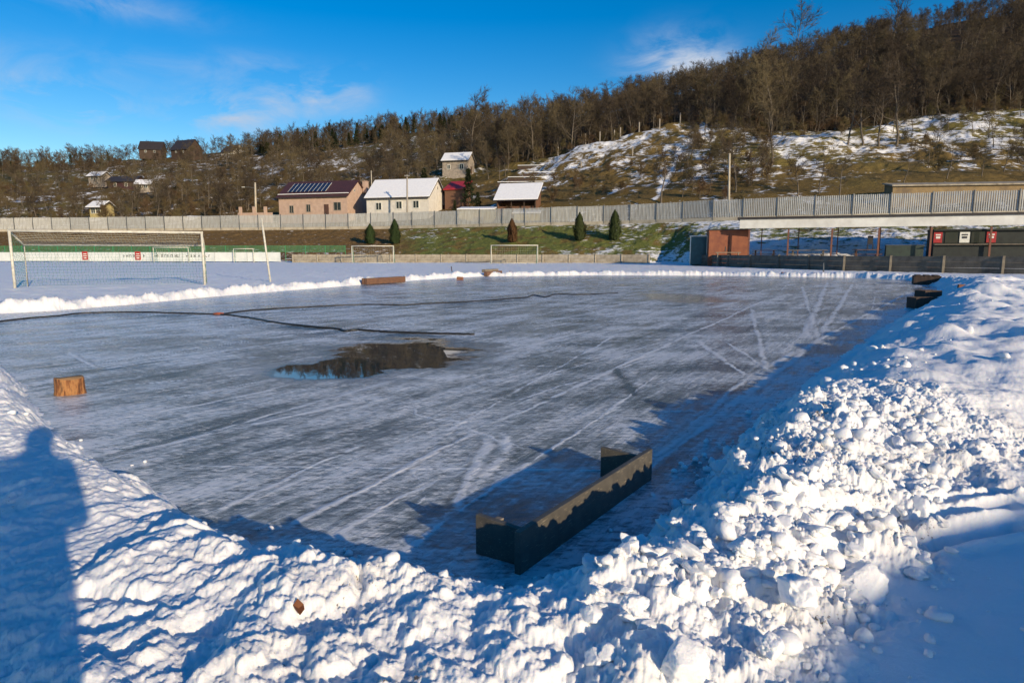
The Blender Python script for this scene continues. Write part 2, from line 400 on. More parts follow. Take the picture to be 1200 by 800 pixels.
# ---------------------------------------------------------------- rink outline and near ground
near_px = [(1096, 349), (1050, 374), (1000, 408), (940, 450), (880, 500), (835, 548), (800, 590), (745, 632), (690, 676), (600, 706), (480, 704), (400, 681),
           (300, 644), (180, 578), (115, 537), (62, 503)]
far_px = [(66, 364), (150, 357), (240, 348.5), (330, 341), (420, 334), (500, 327.5), (560, 324), (700, 322.5), (850, 323), (1000, 325.5), (1066, 328), (1098, 336)]
poly = [tuple(gp(*p)[:2]) for p in near_px] + [(-6.4, 8.2), (-9.6, 11.2), (-14.5, 15.8)] + [tuple(gp(*p)[:2]) for p in far_px]
poly = np.array(poly)
def sdist(x, y):
    shp = x.shape; x = x.ravel(); y = y.ravel()
    d = np.full(x.shape, 1e9); ins = np.zeros(x.shape, bool)
    n = len(poly)
    for i in range(n):
        ax, ay = poly[i]; bx, by = poly[(i + 1) % n]
        ex, ey = bx - ax, by - ay
        t = np.clip(((x - ax) * ex + (y - ay) * ey) / (ex * ex + ey * ey), 0, 1)
        d = np.minimum(d, (x - ax - t * ex) ** 2 + (y - ay - t * ey) ** 2)
        c = ((ay > y) != (by > y)) & (x < (bx - ax) * (y - ay) / ((by - ay) + 1e-12) + ax)
        ins ^= c
    d = np.sqrt(d)
    return np.where(ins, -d, d).reshape(shp)
def seg_d(x, y, p, q):
    ex, ey = q[0] - p[0], q[1] - p[1]
    t = np.clip(((x - p[0]) * ex + (y - p[1]) * ey) / (ex * ex + ey * ey), 0, 1)
    return np.sqrt((x - p[0] - t * ex) ** 2 + (y - p[1] - t * ey) ** 2), t

def snow_height(x, y):
    s0 = sdist(x, y)
    r = np.sqrt(x * x + y * y)
    far = sst(9, 16, y - np.maximum(0, x) * .9)          # the thin banks on the far side
    right = sst(.1, 1.5, x + .1 * y - .2) * (1 - far)
    mid = sst(5, 11, r) * right
    wob = (fbm(x * 1.3, y * 1.3, 3) - .5) * .5 * (1 - far * .3)
    s = s0 + wob * sst(-.2, .8, s0 + .3) * .6 + (fbm(x * 6, y * 6, 9) - .5) * .16
    hc = .27 * (1 - right) + .31 * right; hc = hc + .20 * mid; hc = hc * (1 - far) + .27 * far
    w1 = .42 * (1 - right) + .62 * right + .9 * mid; w1 = w1 * (1 - far) + .45 * far
    w2 = 2.5 * (1 - right) + (1.35 + .9 * sst(3.3, 6, r)) * right + 3.6 * mid; w2 = w2 * (1 - far) + 1.3 * far
    hb = .08 * (1 - far) + .05 * far
    up = sst(-.05, 1, s / w1) ** .85
    dn = sst(0, 1, (s - w1 * .9) / (w2 - w1))
    h = np.where(s > 0, hb * sst(0, .5, s / w1) + (hc - hb) * up * (1 - dn), 0)
    h = h * (1 + (fbm(x * .9, y * .9, 31) - .5) * .7 + (fbm(x * 1.7, y * 1.7, 32, 5, .6) - .5) * 1.3 * far)
    env = sst(-.15, .25, s) * (1 - sst(w2 * .72, w2 * 1.02, s + (fbm(x * 2, y * 2, 5) - .5) * .7))
    left = (1 - right) * (1 - far)
    clump = sst(.38, .60, fbm(x * 1.9, y * 1.9, 44, 4))
    rough = env * (right * (1 - .93 * sst(5.8, 7.2, r + (fbm(x * .8, y * .8, 45) - .5) * 2)) + left * (.30 + .40 * sst(-2.2, -.6, x)) + far * .9)
    near = 1 - sst(9, 18, r)
    lum = np.zeros_like(x)
    mk = (rough > .004)
    xm, ym, nm = x[mk], y[mk], near[mk]
    if xm.size:
        dx = (fbm(xm * 11, ym * 11, 21, 3) - .5) * .10; dy = (fbm(xm * 11, ym * 11, 22, 3) - .5) * .10
        X, Y = xm + dx, ym + dy
        c1 = cobble(X, Y, .32, 101, .38, .2, .6); c2 = cobble(X + 3, Y, .12, 202, .5); c3 = cobble(X, Y + 5, .06, 303, .6); c4 = cobble(X + 1, Y + 2, .03, 404, .6, flat=.7)
        big = (fbm(xm * 5.5, ym * 5.5, 23, 5, .6) - .5)
        lum[mk] = (c1 * .55 + c2 * .5 + c3 * .5 * nm + c4 * .55 * nm) * (.18 + 1.0 * clump[mk]) + big * .20
    h = h + lum * rough
    # soft ridges and hollows of the trodden left bank
    xr = x * .80 + y * .60; yr = -x * .60 + y * .80
    wx = (fbm(x * 1.5, y * 1.5, 62, 3) - .5) * 1.0; rid = fbm(xr * 1.5 + wx, yr * 3.0 + wx, 61, 6, .58); rid2 = fbm(xr * 6, yr * 8, 71, 5, .62)
    h = h + left * sst(-.05, .3, s) * near * ((rid - .5) * .075 + (rid2 - .5) * .035) * (1 - sst(4, 6, s0))
    h = h + right * env * ((fbm(x * 2.4, y * 2.4, 81, 5, .5) - .5) * (.2 - .1 * mid) * (1 - mid) + mid * (fbm(x * 1.3, y * 1.3, 82, 3, .4) - .5) * .3) * sst(0, .5, s)
    # smooth untouched snow: gentle undulation and fine ripples
    h = h + sst(.2, 1.5, s) * ((fbm(x * .8, y * .8, 91) - .5) * .08 + (fbm(x * 2.6, y * 2.6, 94, 4) - .5) * .022 * near + (fbm(x * 7, y * 7, 92) - .5) * .006 * near)
    for (a, b, w, dp) in ((gp(880, 612, .2), gp(1180, 572, .2), .05, .06), (gp(900, 632, .2), gp(1190, 592, .2), .055, .06), (gp(960, 598, .2), gp(1190, 556, .2), .04, .05)):
        d, t = seg_d(x + (wob * .15), y, a, b); h = h - dp * np.exp(-(d / w) ** 2) * sst(0, .2, t) + dp * .45 * np.exp(-((d - w * 1.9) / (w * .8)) ** 2) * sst(0, .2, t)
    for (a, b, w, dp) in ((gp(100, 755, .15), gp(180, 748, .15), .035, .05), (gp(95, 716, .15), gp(165, 726, .15), .03, .04), (gp(120, 790, .15), gp(250, 760, .15), .035, .04), (gp(100, 680, .15), gp(170, 640, .15), .035, .045), (gp(130, 655, .15), gp(260, 640, .15), .03, .035)):
        d, t = seg_d(x + (rid2 - .5) * .12, y + (rid - .5) * .15, a, b); h = h - dp * np.exp(-(d / w) ** 2)
    ed = sst(.0, -.12, s)  # dives below the ice inside the rink
    h = h * (1 - ed) - .06 * ed - .015 * sst(.04, -.02, s)
    dirt = sst(.52, .75, fbm(x * 2.1, y * 2.1, 131, 4)) * rough * .7 + .14 * rough * right + .10 * left * env + .5 * env * sst(.62, .75, fbm(x * 3.3, y * 3.3, 137, 4))
    dirt = np.clip(dirt, 0, 1) * near
    return h, dirt, s0

ms = np.concatenate([np.linspace(-2.6, -.86, 70)[:-1], np.linspace(-.86, .86, 1250), np.linspace(.86, 2.6, 70)[1:]])
ys = np.concatenate([np.linspace(-.6, 1.3, 30)[:-1], np.linspace(1.3, 6.2, 560)[:-1], np.geomspace(6.2, 48, 360)[:-1], np.geomspace(48, 110, 50)])
Yg = np.repeat(ys[:, None], len(ms), 1); Xg = ms[None, :] * np.maximum(Yg, 1.0 + 0 * Yg)
H, D, S0 = snow_height(Xg, Yg)
snow = grid_mesh('snow_ground', Xg, Yg, H, {'dirt': D}, 'snow')
tag(snow, kind='structure')
# level snow sheet far round about (behind the camera and beside the pitch)
pl = MB(); pl.v = [(-1500, -1500, -.12), (1500, -1500, -.12), (1500, 1500, -.12), (-1500, 1500, -.12)]; pl.f = [[0, 1, 2, 3]]
tag(pl.build('ground', 'snow'), kind='structure')

def H_at(x, y):
    h, _, _ = snow_height(np.array([[float(x)]]), np.array([[float(y)]])); return float(h[0, 0])

print('T', round(time.time() - T0, 1))
# ---------------------------------------------------------------- ice
ims = np.linspace(-.95, .95, 1100); iys = np.concatenate([np.linspace(2.7, 7, 420)[:-1], np.geomspace(7, 52, 420)])
IY = np.repeat(iys[:, None], len(ims), 1); IX = ims[None, :] * IY
isd = sdist(IX, IY)
th = R(32)
ia = IX * math.sin(th) + IY * math.cos(th); ib = IX * math.cos(th) - IY * math.sin(th)    # along / across the long side
frost = (fbm(ia * .5, ib * 3.4, 5, 6, .65) - .5) * 1.0 + (fbm(IX * .8, IY * 1.6, 6, 6, .65) - .5) * 1.0 + .04
dark = np.zeros_like(IX)
lr = random.Random(4)
def line(p, q, w, amp, dk=0.0, wob=.03):
    global frost, dark
    P = 8 * w + .3
    k = (IX > min(p[0], q[0]) - P) & (IX < max(p[0], q[0]) + P) & (IY > min(p[1], q[1]) - P) & (IY < max(p[1], q[1]) + P)
    x_, y_ = IX[k], IY[k]
    wx = (fbm(x_ * 1.2, y_ * 1.2, int(p[0] * 10) & 255) - .5) * wob * 4 + (fbm(x_ * 7, y_ * 7, 7) - .5) * .05
    d, t = seg_d(x_ + wx, y_, p, q)
    ww = w * (.35 + .8 * vn(ia[k] * 3, x_ * 0 + p[0], 8))
    e = sst(0, .08, t) * sst(1, .9, t) * (.25 + .75 * sst(.3, .6, fbm(x_ * 5, y_ * 5, 12)))
    frost[k] += 1.1 * amp * np.exp(-(d / ww) ** 2) * e
    if dk: dark[k] = np.maximum(dark[k], dk * np.exp(-((d - w * 1.2) / (w * .5)) ** 2) * e)
def lpx(a, b, w, amp, dk=0, wob=.03): line(gp(*a), gp(*b), w, amp, dk, wob)
for a, b, w, amp, dk in (((330, 618), (560, 506), .035, 1.5, .5), ((560, 506), (900, 350), .04, 1.2, .3), ((395, 625), (520, 560), .025, 1.2, .5),
        ((200, 520), (480, 440), .03, .9, .3), ((480, 440), (700, 385), .04, 1., .2), ((100, 435), (440, 385), .03, 1.2, .2), ((90, 500), (330, 455), .03, .8, .2),
        ((150, 530), (420, 470), .04, .9, .3), ((690, 600), (965, 395), .06, .9, .4), ((640, 640), (880, 440), .04, .8, .4), ((880, 440), (1060, 345), .06, 1.1, .5),
        ((530, 600), (572, 512), .05, .8, .3), ((545, 590), (600, 505), .05, .5, .1), ((720, 430), (745, 465), .06, -.9, .4), ((815, 398), (875, 440), .05, 1.0, .4), ((880, 360), (900, 440), .05, .8, .4),
        ((850, 400), (905, 436), .04, .8, .3), ((600, 470), (760, 420), .03, .9, .2), ((250, 600), (430, 520), .03, .7, .3), ((970, 330), (940, 400), .10, .9, .5), ((1000, 332), (960, 395), .08, .8, .4),
        ((80, 412), (110, 430), .04, 1.2, .4), ((940, 335), (960, 400), .07, .6, .4)):
    lpx(a, b, w, amp, dk)
for i in range(190):
    c = (lr.uniform(-11, 14), lr.uniform(4, 38)); l = lr.uniform(1.5, 9); an = th + lr.gauss(0, .07) + (lr.choice([0, 0, 0, .5]))
    p = (c[0] - math.sin(an) * l / 2, c[1] - math.cos(an) * l / 2); q = (c[0] + math.sin(an) * l / 2, c[1] + math.cos(an) * l / 2)
    line(p, q, lr.uniform(.008, .024), lr.uniform(.4, .9), lr.choice([0, .35]), .02)
for i in range(90):    # skate arcs crossing
    c = (lr.uniform(-9, 14), lr.uniform(4, 34)); l = lr.uniform(1., 4); an = lr.uniform(0, math.pi)
    p = (c[0] - math.sin(an) * l / 2, c[1] - math.cos(an) * l / 2); q = (c[0] + math.sin(an) * l / 2, c[1] + math.cos(an) * l / 2)
    line(p, q, .015, lr.uniform(.4, .8), 0, .15)
edge = np.exp(-(np.maximum(0, -isd) / .35) ** 2)
frost = frost + .5 * edge * (fbm(IX * 4, IY * 4, 15) - .2)
def puddle(cx, cy, ax, ay, seed, soft=.12, amp=1.2):
    c = gp(cx, cy); d = np.sqrt(((IX - c.x) / ax) ** 2 + ((IY - c.y) / ay) ** 2) + (fbm(IX * .9, IY * 1.9, seed, 6, .62) - .5) * amp
    return sst(1 + soft, 1 - soft, d)
wet = puddle(470, 413, 1.3, 2.0, 77, .4, 1.0)
wet = np.maximum(wet, puddle(800, 349, 1.4, 2.2, 78, .5) * .62)
wet = np.maximum(wet, puddle(530, 404, .9, .5, 79) * .55)
wet = np.maximum(wet, puddle(383, 434, .95, .8, 80, .4, .6))
frost = frost * (1 - .8 * wet)
wet = np.clip(wet * 1.2 - .22 * sst(.5, .75, fbm(IX * 3, IY * 3, 19)), 0, 1)
ridge = (fbm(ia * .8, ib * 6, 25, 4) - .5) * .008 + .004 * np.clip(frost, -1, 1.5)
IZ = (ridge * (1 - wet) - .001) * sst(0, .3, 1 + 0 * wet)
ice = grid_mesh('ice_rink', IX, IY, IZ, {'frost': np.clip(frost, -1, 1), 'wet': wet, 'dark': np.clip(dark, 0, .8) * (1 - wet)}, 'ice', isd < .35)
tag(ice, kind='structure')

print('T', round(time.time() - T0, 1))
# ---------------------------------------------------------------- loose snow clods (uncountable) and the few big blocks
def clod_mesh(seed, sub=2, sq=.8):
    import bmesh
    bm = bmesh.new(); bmesh.ops.create_icosphere(bm, subdivisions=sub, radius=1)
    r_ = random.Random(seed); off = Vector((r_.uniform(0, 50), r_.uniform(0, 50), 0))
    pl = [(Vector((r_.gauss(0, 1), r_.gauss(0, 1), r_.gauss(0, 1))).normalized(), r_.uniform(.55, .85)) for _ in range(5)]
    for v in bm.verts:
        n = v.co.normalized(); k = 1 + .35 * mnoise.noise(n * 1.3 + off) + .14 * mnoise.noise(n * 3.5 + off) + .07 * mnoise.noise(n * 8 + off) + (.04 * mnoise.noise(n * 19 + off) + .025 * mnoise.noise(n * 38 + off) if sub > 3 else 0)
        p = n * k
        for d, h in pl:
            e = p.dot(d) - h
            if e > 0: p -= d * e * .8
        p.z *= sq; v.co = p
    vs = np.array([v.co[:] for v in bm.verts]); fs = np.array([[v.index for v in f.verts] for f in bm.faces]); bm.free()
    return vs, fs
protos = [clod_mesh(i) for i in range(14)]
cr = random.Random(12)
V_, F_ = [], []; vb = 0
cand = []
for i in range(26000):
    m_ = cr.uniform(-.85, .85); yy = cr.uniform(1.4, 7.5) if cr.random() < .8 else cr.uniform(7, 22); cand.append((m_ * yy, yy))
cx = np.array([c[0] for c in cand])[None]; cy = np.array([c[1] for c in cand])[None]
ch, cd, cs = snow_height(cx, cy)
dens = sst(.38, .68, fbm(cx * 1.6, cy * 1.6, 55, 4))
for i, (x, y) in enumerate(cand):
    s = cs[0, i]; rt = float(sst(.1, 1.4, np.array(x + .1 * y - .2)))
    lim = .35 + 1.1 * rt + .8 * float(sst(8, 14, np.array(y)))
    if s < -.25 or s > lim + 1.2 * rt: continue
    if s > lim and cr.random() > .12: continue
    pr = (dens[0, i] * .5 + .06) * (.34 + .66 * rt) * (1 if y < 5.5 else .25)
    if s < .05: pr *= .45
    if cr.random() > pr: continue
    size = .004 + .008 * cr.random() + (.024 * cr.random() ** 4) + (.05 * cr.random() ** 16) * rt
    if y > 7: size *= 1.6
    vs, fs = protos[cr.randrange(14)]
    a = cr.uniform(0, 6.28); ca, sa = math.cos(a), math.sin(a); sx, sy, sz = [size * cr.uniform(.75, 1.3) for _ in range(3)]
    v = vs * np.array([sx, sy, sz]); v = np.stack([v[:, 0] * ca - v[:, 1] * sa, v[:, 0] * sa + v[:, 1] * ca, v[:, 2]], 1)
    z = max(ch[0, i], 0) + sz * .35
    V_.append(v + np.array([x, y, z])); F_.append(fs + vb); vb += len(vs)
bigp = [clod_mesh(200 + i, 4) for i in range(8)]
for i in range(150):
    a_ = cr.random(); px_ = 690 + 420 * a_; py_ = 690 - 170 * a_ + cr.gauss(0, 45); q = gp(px_, py_ + 20, .25)
    if float(sdist(np.array([[q.x]]), np.array([[q.y]]))[0, 0]) < .15: continue
    vs, fs = bigp[cr.randrange(8)]; size = cr.uniform(.022, .05) + .03 * cr.random() ** 4
    an = cr.uniform(0, 6.28); ca, sa = math.cos(an), math.sin(an); v = vs * np.array([size * cr.uniform(.8, 1.5), size * cr.uniform(.6, 1.1), size * cr.uniform(.5, 1)])
    ti = cr.uniform(-.7, .7); v = np.stack([v[:, 0] * math.cos(ti) + v[:, 2] * math.sin(ti), v[:, 1], -v[:, 0] * math.sin(ti) + v[:, 2] * math.cos(ti)], 1)
    v = np.stack([v[:, 0] * ca - v[:, 1] * sa, v[:, 0] * sa + v[:, 1] * ca, v[:, 2]], 1)
    V_.append(v + np.array([q.x, q.y, H_at(q.x, q.y) + size * .25])); F_.append(fs + vb); vb += len(vs)
V_ = np.concatenate(V_); F_ = np.concatenate(F_)
def tri_mesh(name, V, Fc, smooth=True):
    me = bpy.data.meshes.new(name); me.vertices.add(len(V)); me.vertices.foreach_set('co', V.astype(np.float32).ravel())
    me.loops.add(Fc.size); me.loops.foreach_set('vertex_index', Fc.astype(np.int32).ravel())
    me.polygons.add(len(Fc)); me.polygons.foreach_set('loop_start', (np.arange(len(Fc)) * Fc.shape[1]).astype(np.int32))
    me.polygons.foreach_set('use_smooth', np.full(len(Fc), smooth)); me.update(calc_edges=True); return me
tag(link('snow_clods', tri_mesh('snow_clods', V_, F_), 'snow'), kind='stuff')
def chunk(px, py, w, z, seed, label, sq=.75, rz=0., sx=1.):
    vs, fs = clod_mesh(seed, 5, sq)
    p = gp(px, py, z); hz = max(H_at(p.x, p.y), 0)
    p = gp(px, py, hz + w * .3)
    o = link('snow_chunk', tri_mesh('snow_chunk', vs * w * .5 * np.array([sx, 1, 1]), fs), 'snow'); o.location = (p.x, p.y, hz + w * .26); o.rotation_euler = (0.1, .15, rz)
    return tag(o, label, 'snow chunk')
chunk(1008, 682, .23, .15, 41, 'large angular snow block lying apart on the smooth shaded snow', .8, .4, 1.1)
chunk(800, 772, .15, .2, 42, 'tall rounded snow lump at the bottom edge of the heap', 1.15)
chunk(932, 690, .15, .2, 43, 'pale snow lump just left of the large angular block')
chunk(742, 705, .09, .2, 52, 'small snow block in the middle of the lower heap')
chunk(870, 640, .11, .25, 53, 'flat-sided snow block high on the right of the heap')
chunk(700, 770, .08, .2, 54, 'small snow block left of the tall rounded lump')
chunk(905, 755, .10, .15, 44, 'small round snowball at the edge of the shaded snow')
chunk(850, 600, .14, .3, 46, 'snow lump on the crest above the low wooden goal', .8)
chunk(690, 655, .08, .05, 47, 'small snow lump on the ice edge right of the goal board')
chunk(845, 545, .13, .3, 48, 'snow lump on top of the heap beside the ice shadow')

# dead leaf on snow
lb = MB(); lb.v = [(0, -.03, 0), (.018, -.012, .008), (.02, .012, .004), (0, .035, .01), (-.02, .012, .006), (-.016, -.012, .012), (0, 0, -.002)]
lb.f = [[0, 1, 6], [1, 2, 6], [2, 3, 6], [3, 4, 6], [4, 5, 6], [5, 0, 6]]
p = gp(352, 756, .15); lo = lb.build('leaf', 'leaf'); lo.location = (p.x, p.y, H_at(p.x, p.y) + .022); lo.rotation_euler = (.5, .2, .6)
lo.modifiers.new('s', 'SOLIDIFY').thickness = .001
tag(lo, 'curled brown dead leaf lying on the white snow in front', 'leaf')

print('T', round(time.time() - T0, 1))
# ---------------------------------------------------------------- terrain beyond the pitch
K0 = ([-900, 66, 250, 400, 600, 700, 784, 808, 866, 960, 1000, 1133, 1350, 2000], [120, 100, 97, 95, 93, 91, 88, 76, 66, 56.5, 53.5, 47.5, 40, 30])
K1 = ([-900, 66, 400, 600, 760, 808, 866, 960, 1133, 1350, 2000], [3, 3, 3, 2, 1.5, 6, 8.5, 12.5, 18.5, 24, 26])
K2 = ([-900, 66, 150, 450, 600, 720, 850, 1000, 1133, 1350, 2000], [165, 147, 144, 130, 116, 108, 96, 88, 83, 76, 62])
TPX = [-900, 66, 250, 400, 520, 600, 700, 800, 900, 1000, 1133, 1350, 2000]
TY = [
 [(175, 262), (215, 248), (280, 232), (350, 218), (450, 208), (600, 205), (900, 230)],
 [(165, 260), (205, 245), (265, 226), (340, 210), (430, 198), (600, 196), (900, 215)],
 [(160, 258), (200, 240), (260, 218), (340, 198), (430, 184), (600, 182), (900, 210)],
 [(155, 252), (195, 228), (255, 202), (335, 180), (430, 166), (600, 168), (900, 200)],
 [(148, 240), (190, 212), (250, 182), (330, 160), (430, 150), (600, 155), (900, 190)],
 [(135, 236), (162, 212), (205, 184), (270, 162), (430, 146), (600, 150), (900, 180)],
 [(118, 238), (148, 200), (184, 163), (230, 154), (330, 138), (500, 140), (900, 170)],
 [(112, 230), (142, 188), (186, 143), (240, 132), (330, 112), (500, 108), (900, 150)],
 [(105, 226), (132, 190), (165, 152), (225, 118), (310, 92), (450, 76), (900, 120)],
 [(103, 216), (130, 180), (162, 145), (220, 100), (310, 64), (450, 48), (900, 90)],
 [(98, 216), (126, 176), (156, 135), (215, 82), (310, 40), (450, 18), (900, 60)],
 [(92, 212), (120, 170), (152, 125), (210, 70), (310, 20), (450, -10), (900, 20)],
 [(85, 210), (110, 160), (145, 110), (200, 60), (300, 0), (450, -40), (900, -20)]]
NK = len(TY[0])
def zpy(py, Y):
    v = (400 - py) / F; return CAMH + (-st + v * ct) / (ct + v * st) * Y
def profile(px):
    y0 = np.interp(px, *K0); y1 = y0 + np.interp(px, *K1); y2 = np.interp(px, *K2)
    k_ = float(np.interp(px, [790, 850], [0, 1])); ym = (y1 + (y2 - y1) * .5) * (1 - k_) + (y1 + 4.6) * k_; zm = 3.05 * (1 - k_) + 2.9 * k_
    Y = [0, y0, y1, ym, y2 - .6, y2 + .5, y2 + 4]; Z = [-.1, 0.03, .12, zm, 6.0, 6.15, 6.7]
    for k in range(NK):
        yk = np.interp(px, TPX, [c[k][0] for c in TY]); zk = np.interp(px, TPX, [zpy(c[k][1], c[k][0]) for c in TY])
        Y.append(yk); Z.append(zk)
    return np.array(Y), np.array(Z)
PXS = np.linspace(-1400, 2200, 241)
PY_, PZ_ = zip(*[profile(p) for p in PXS]); PY_ = np.array(PY_); PZ_ = np.array(PZ_)
ker = np.exp(-(np.arange(-4, 5) / 2.0) ** 2); ker /= ker.sum()
for k in range(6, PY_.shape[1]):
    for A in (PY_, PZ_):
        A[:, k] = np.convolve(np.pad(A[:, k], 4, 'edge'), ker, 'valid')
def tz_grid(X, Y):
    px = 600 + F * 1.01 * X / np.maximum(Y, 1)
    f = np.clip((px - PXS[0]) / (PXS[1] - PXS[0]), 0, len(PXS) - 1.001); i = f.astype(int); t = f - i
    out = np.zeros_like(X)
    Ya = PY_[i] * (1 - t)[..., None] + PY_[i + 1] * t[..., None]; Za = PZ_[i] * (1 - t)[..., None] + PZ_[i + 1] * t[..., None]
    out = Za[..., 0].copy()
    for k in range(Ya.shape[-1] - 1):
        a, b = Ya[..., k], Ya[..., k + 1]; m_ = (Y >= a)
        s = np.clip((Y - a) / (b - a), 0, 1)
        out = np.where(m_, Za[..., k] * (1 - s) + Za[..., k + 1] * s, out)
    yf = Ya[..., 5]; y0 = Ya[..., 1]; y1 = Ya[..., 2]
    back = sst(4, 30, Y - yf)
    out = out + back * ((fbm(X * .035, Y * .035, 201, 4) - .5) * 5.0 * sst(20, 60, Y - yf) + (fbm(X * .16, Y * .16, 202, 4) - .5) * 1.3 + (fbm(X * .7, Y * .7, 203, 3) - .5) * .35)
    # terraces of the meadow
    out = out + back * .35 * np.sin(out * 1.9 + 3 * fbm(X * .05, Y * .05, 205)) * sst(300, 200, Y)
    em = sst(0, 1, Y - y1) * (1 - sst(-2, 0, Y - yf + .6))
    out = out + em * ((fbm(X * .5, Y * .5, 211) - .5) * .5 + (fbm(X * 2.2, Y * 2.2, 212, 3) - .5) * .22)
    return out, y0, y1, yf, px
def tz(x, y):
    return float(tz_grid(np.array([[float(x)]]), np.array([[float(y)]]))[0][0, 0])
tms = np.concatenate([np.linspace(-3.2, -.9, 90)[:-1], np.linspace(-.9, .9, 1000), np.linspace(.9, 3.2, 90)[1:]])
tys = np.concatenate([np.linspace(30, 75, 100)[:-1], np.linspace(75, 215, 520)[:-1], np.geomspace(215, 900, 150)])
TYg = np.repeat(tys[:, None], len(tms), 1); TXg = tms[None, :] * TYg
TZ, ty0, ty1, tyf, tpx = tz_grid(TXg, TYg)
# sheet dips under the pitch in front of the wall line
TZ = np.where(TYg < ty0 + .3, -.08, TZ)
cellpy = 400 - F * np.tan(np.arctan2(TZ - CAMH, TYg) + TILT)
n0 = fbm(TXg * .06, TYg * .06, 301, 5); n1 = fbm(TXg * .02, TYg * .02, 302, 4)
def blob(px, py, rx, ry): return np.exp(-(((tpx - px) / rx) ** 2 + ((cellpy - py) / ry) ** 2))
hill = TYg > tyf + .4
sn = np.full_like(TZ, .36)
# where snow lies: as map patches on the ground
def gb(px, py, Y, rx, ry):
    c = at(px, py, Y); return np.exp(-(((TXg - c.x) / rx) ** 2 + ((TYg - c.y) / ry) ** 2))
meadow = sst(0, 14, TYg - tyf - 16) * sst(600, 680, tpx) * sst(235, 185, TYg)
n5 = fbm(TXg * .35, TYg * .35, 303, 5, .62)
sn = np.where(hill, .29 + .12 * meadow + (n0 - .5) * .35 + (n5 - .5) * .95, sn)
sn = sn + hill * .42 * (.26 * gb(665, 175, 176, 14, 8) + .3 * gb(740, 165, 176, 22, 7) + .25 * gb(650, 190, 160, 8, 10) + .2 * gb(790, 218, 125, 8, 6) + .26 * gb(900, 215, 112, 14, 6) - .3 * gb(690, 200, 140, 12, 8) - .25 * gb(720, 188, 150, 14, 6)
      + .22 * gb(960, 165, 150, 22, 12) + .2 * gb(1090, 150, 145, 20, 10) - .35 * gb(1060, 200, 110, 14, 12) - .3 * gb(640, 235, 122, 12, 8) + .3 * gb(415, 190, 300, 25, 28) + .15 * gb(350, 195, 290, 14, 14) + .3 * gb(95, 222, 240, 20, 14) + .25 * gb(150, 200, 300, 30, 14) + .25 * gb(120, 240, 190, 14, 8) + .25 * gb(250, 215, 270, 14, 8) + .2 * gb(330, 225, 230, 14, 8) - .22 * gb(700, 232, 118, 14, 6))
d_, t_ = seg_d(TXg, TYg, at(798, 178, 152), at(768, 232, 114)); sn = sn + hill * .5 * np.exp(-(d_ / .7) ** 2)
d_, t_ = seg_d(TXg, TYg, at(660, 240, 114), at(740, 215, 128)); sn = sn + hill * .35 * np.exp(-(d_ / .8) ** 2)
wood = np.clip(sst(0, 1, (TYg - 186) / 10) * sst(560, 640, tpx) + sst(840, 900, tpx) * sst(158, 168, TYg), 0, 1)
sn = sn - .35 * wood
emb = (~hill) & (TYg > ty0 - .3)
top = sst(.60, 1.0, (TYg - ty1) / np.maximum(tyf - ty1, 1))
esn = .26 + .2 * top * sst(470, 640, tpx) + .20 * sst(760, 850, tpx) + .18 * (sst(.45, .1, (TYg - ty1) / np.maximum(tyf - ty1, 1))) * sst(540, 640, tpx) + (n0 - .5) * .3
esn = esn + (n5 - .5) * .5
esn = np.where(tpx < 470, .30 + .12 * sst(.5, .05, (TYg - ty1) / np.maximum(tyf - ty1, 1)), esn)
sn = np.where(emb, esn, sn)
sn = np.where(TYg < ty1 + .2, 1.0, sn)
green = np.where(hill, .15 + .3 * sst(.5, .7, n1), sst(445, 500, tpx) * (.95 - .7 * sst(.48, .66, fbm(TXg * .6, TYg * .6, 333, 5, .6))))
litter = np.clip(wood + hill * sst(640, 520, tpx) * .45, 0, 1)
hillo = grid_mesh('hillside', TXg, TYg, TZ, {'snowy': sn, 'green': np.clip(green, 0, 1), 'litter': litter}, 'hill', TYg > ty0 - 3)
tag(hillo, kind='structure')
print('terrain ok')

print('T', round(time.time() - T0, 1))
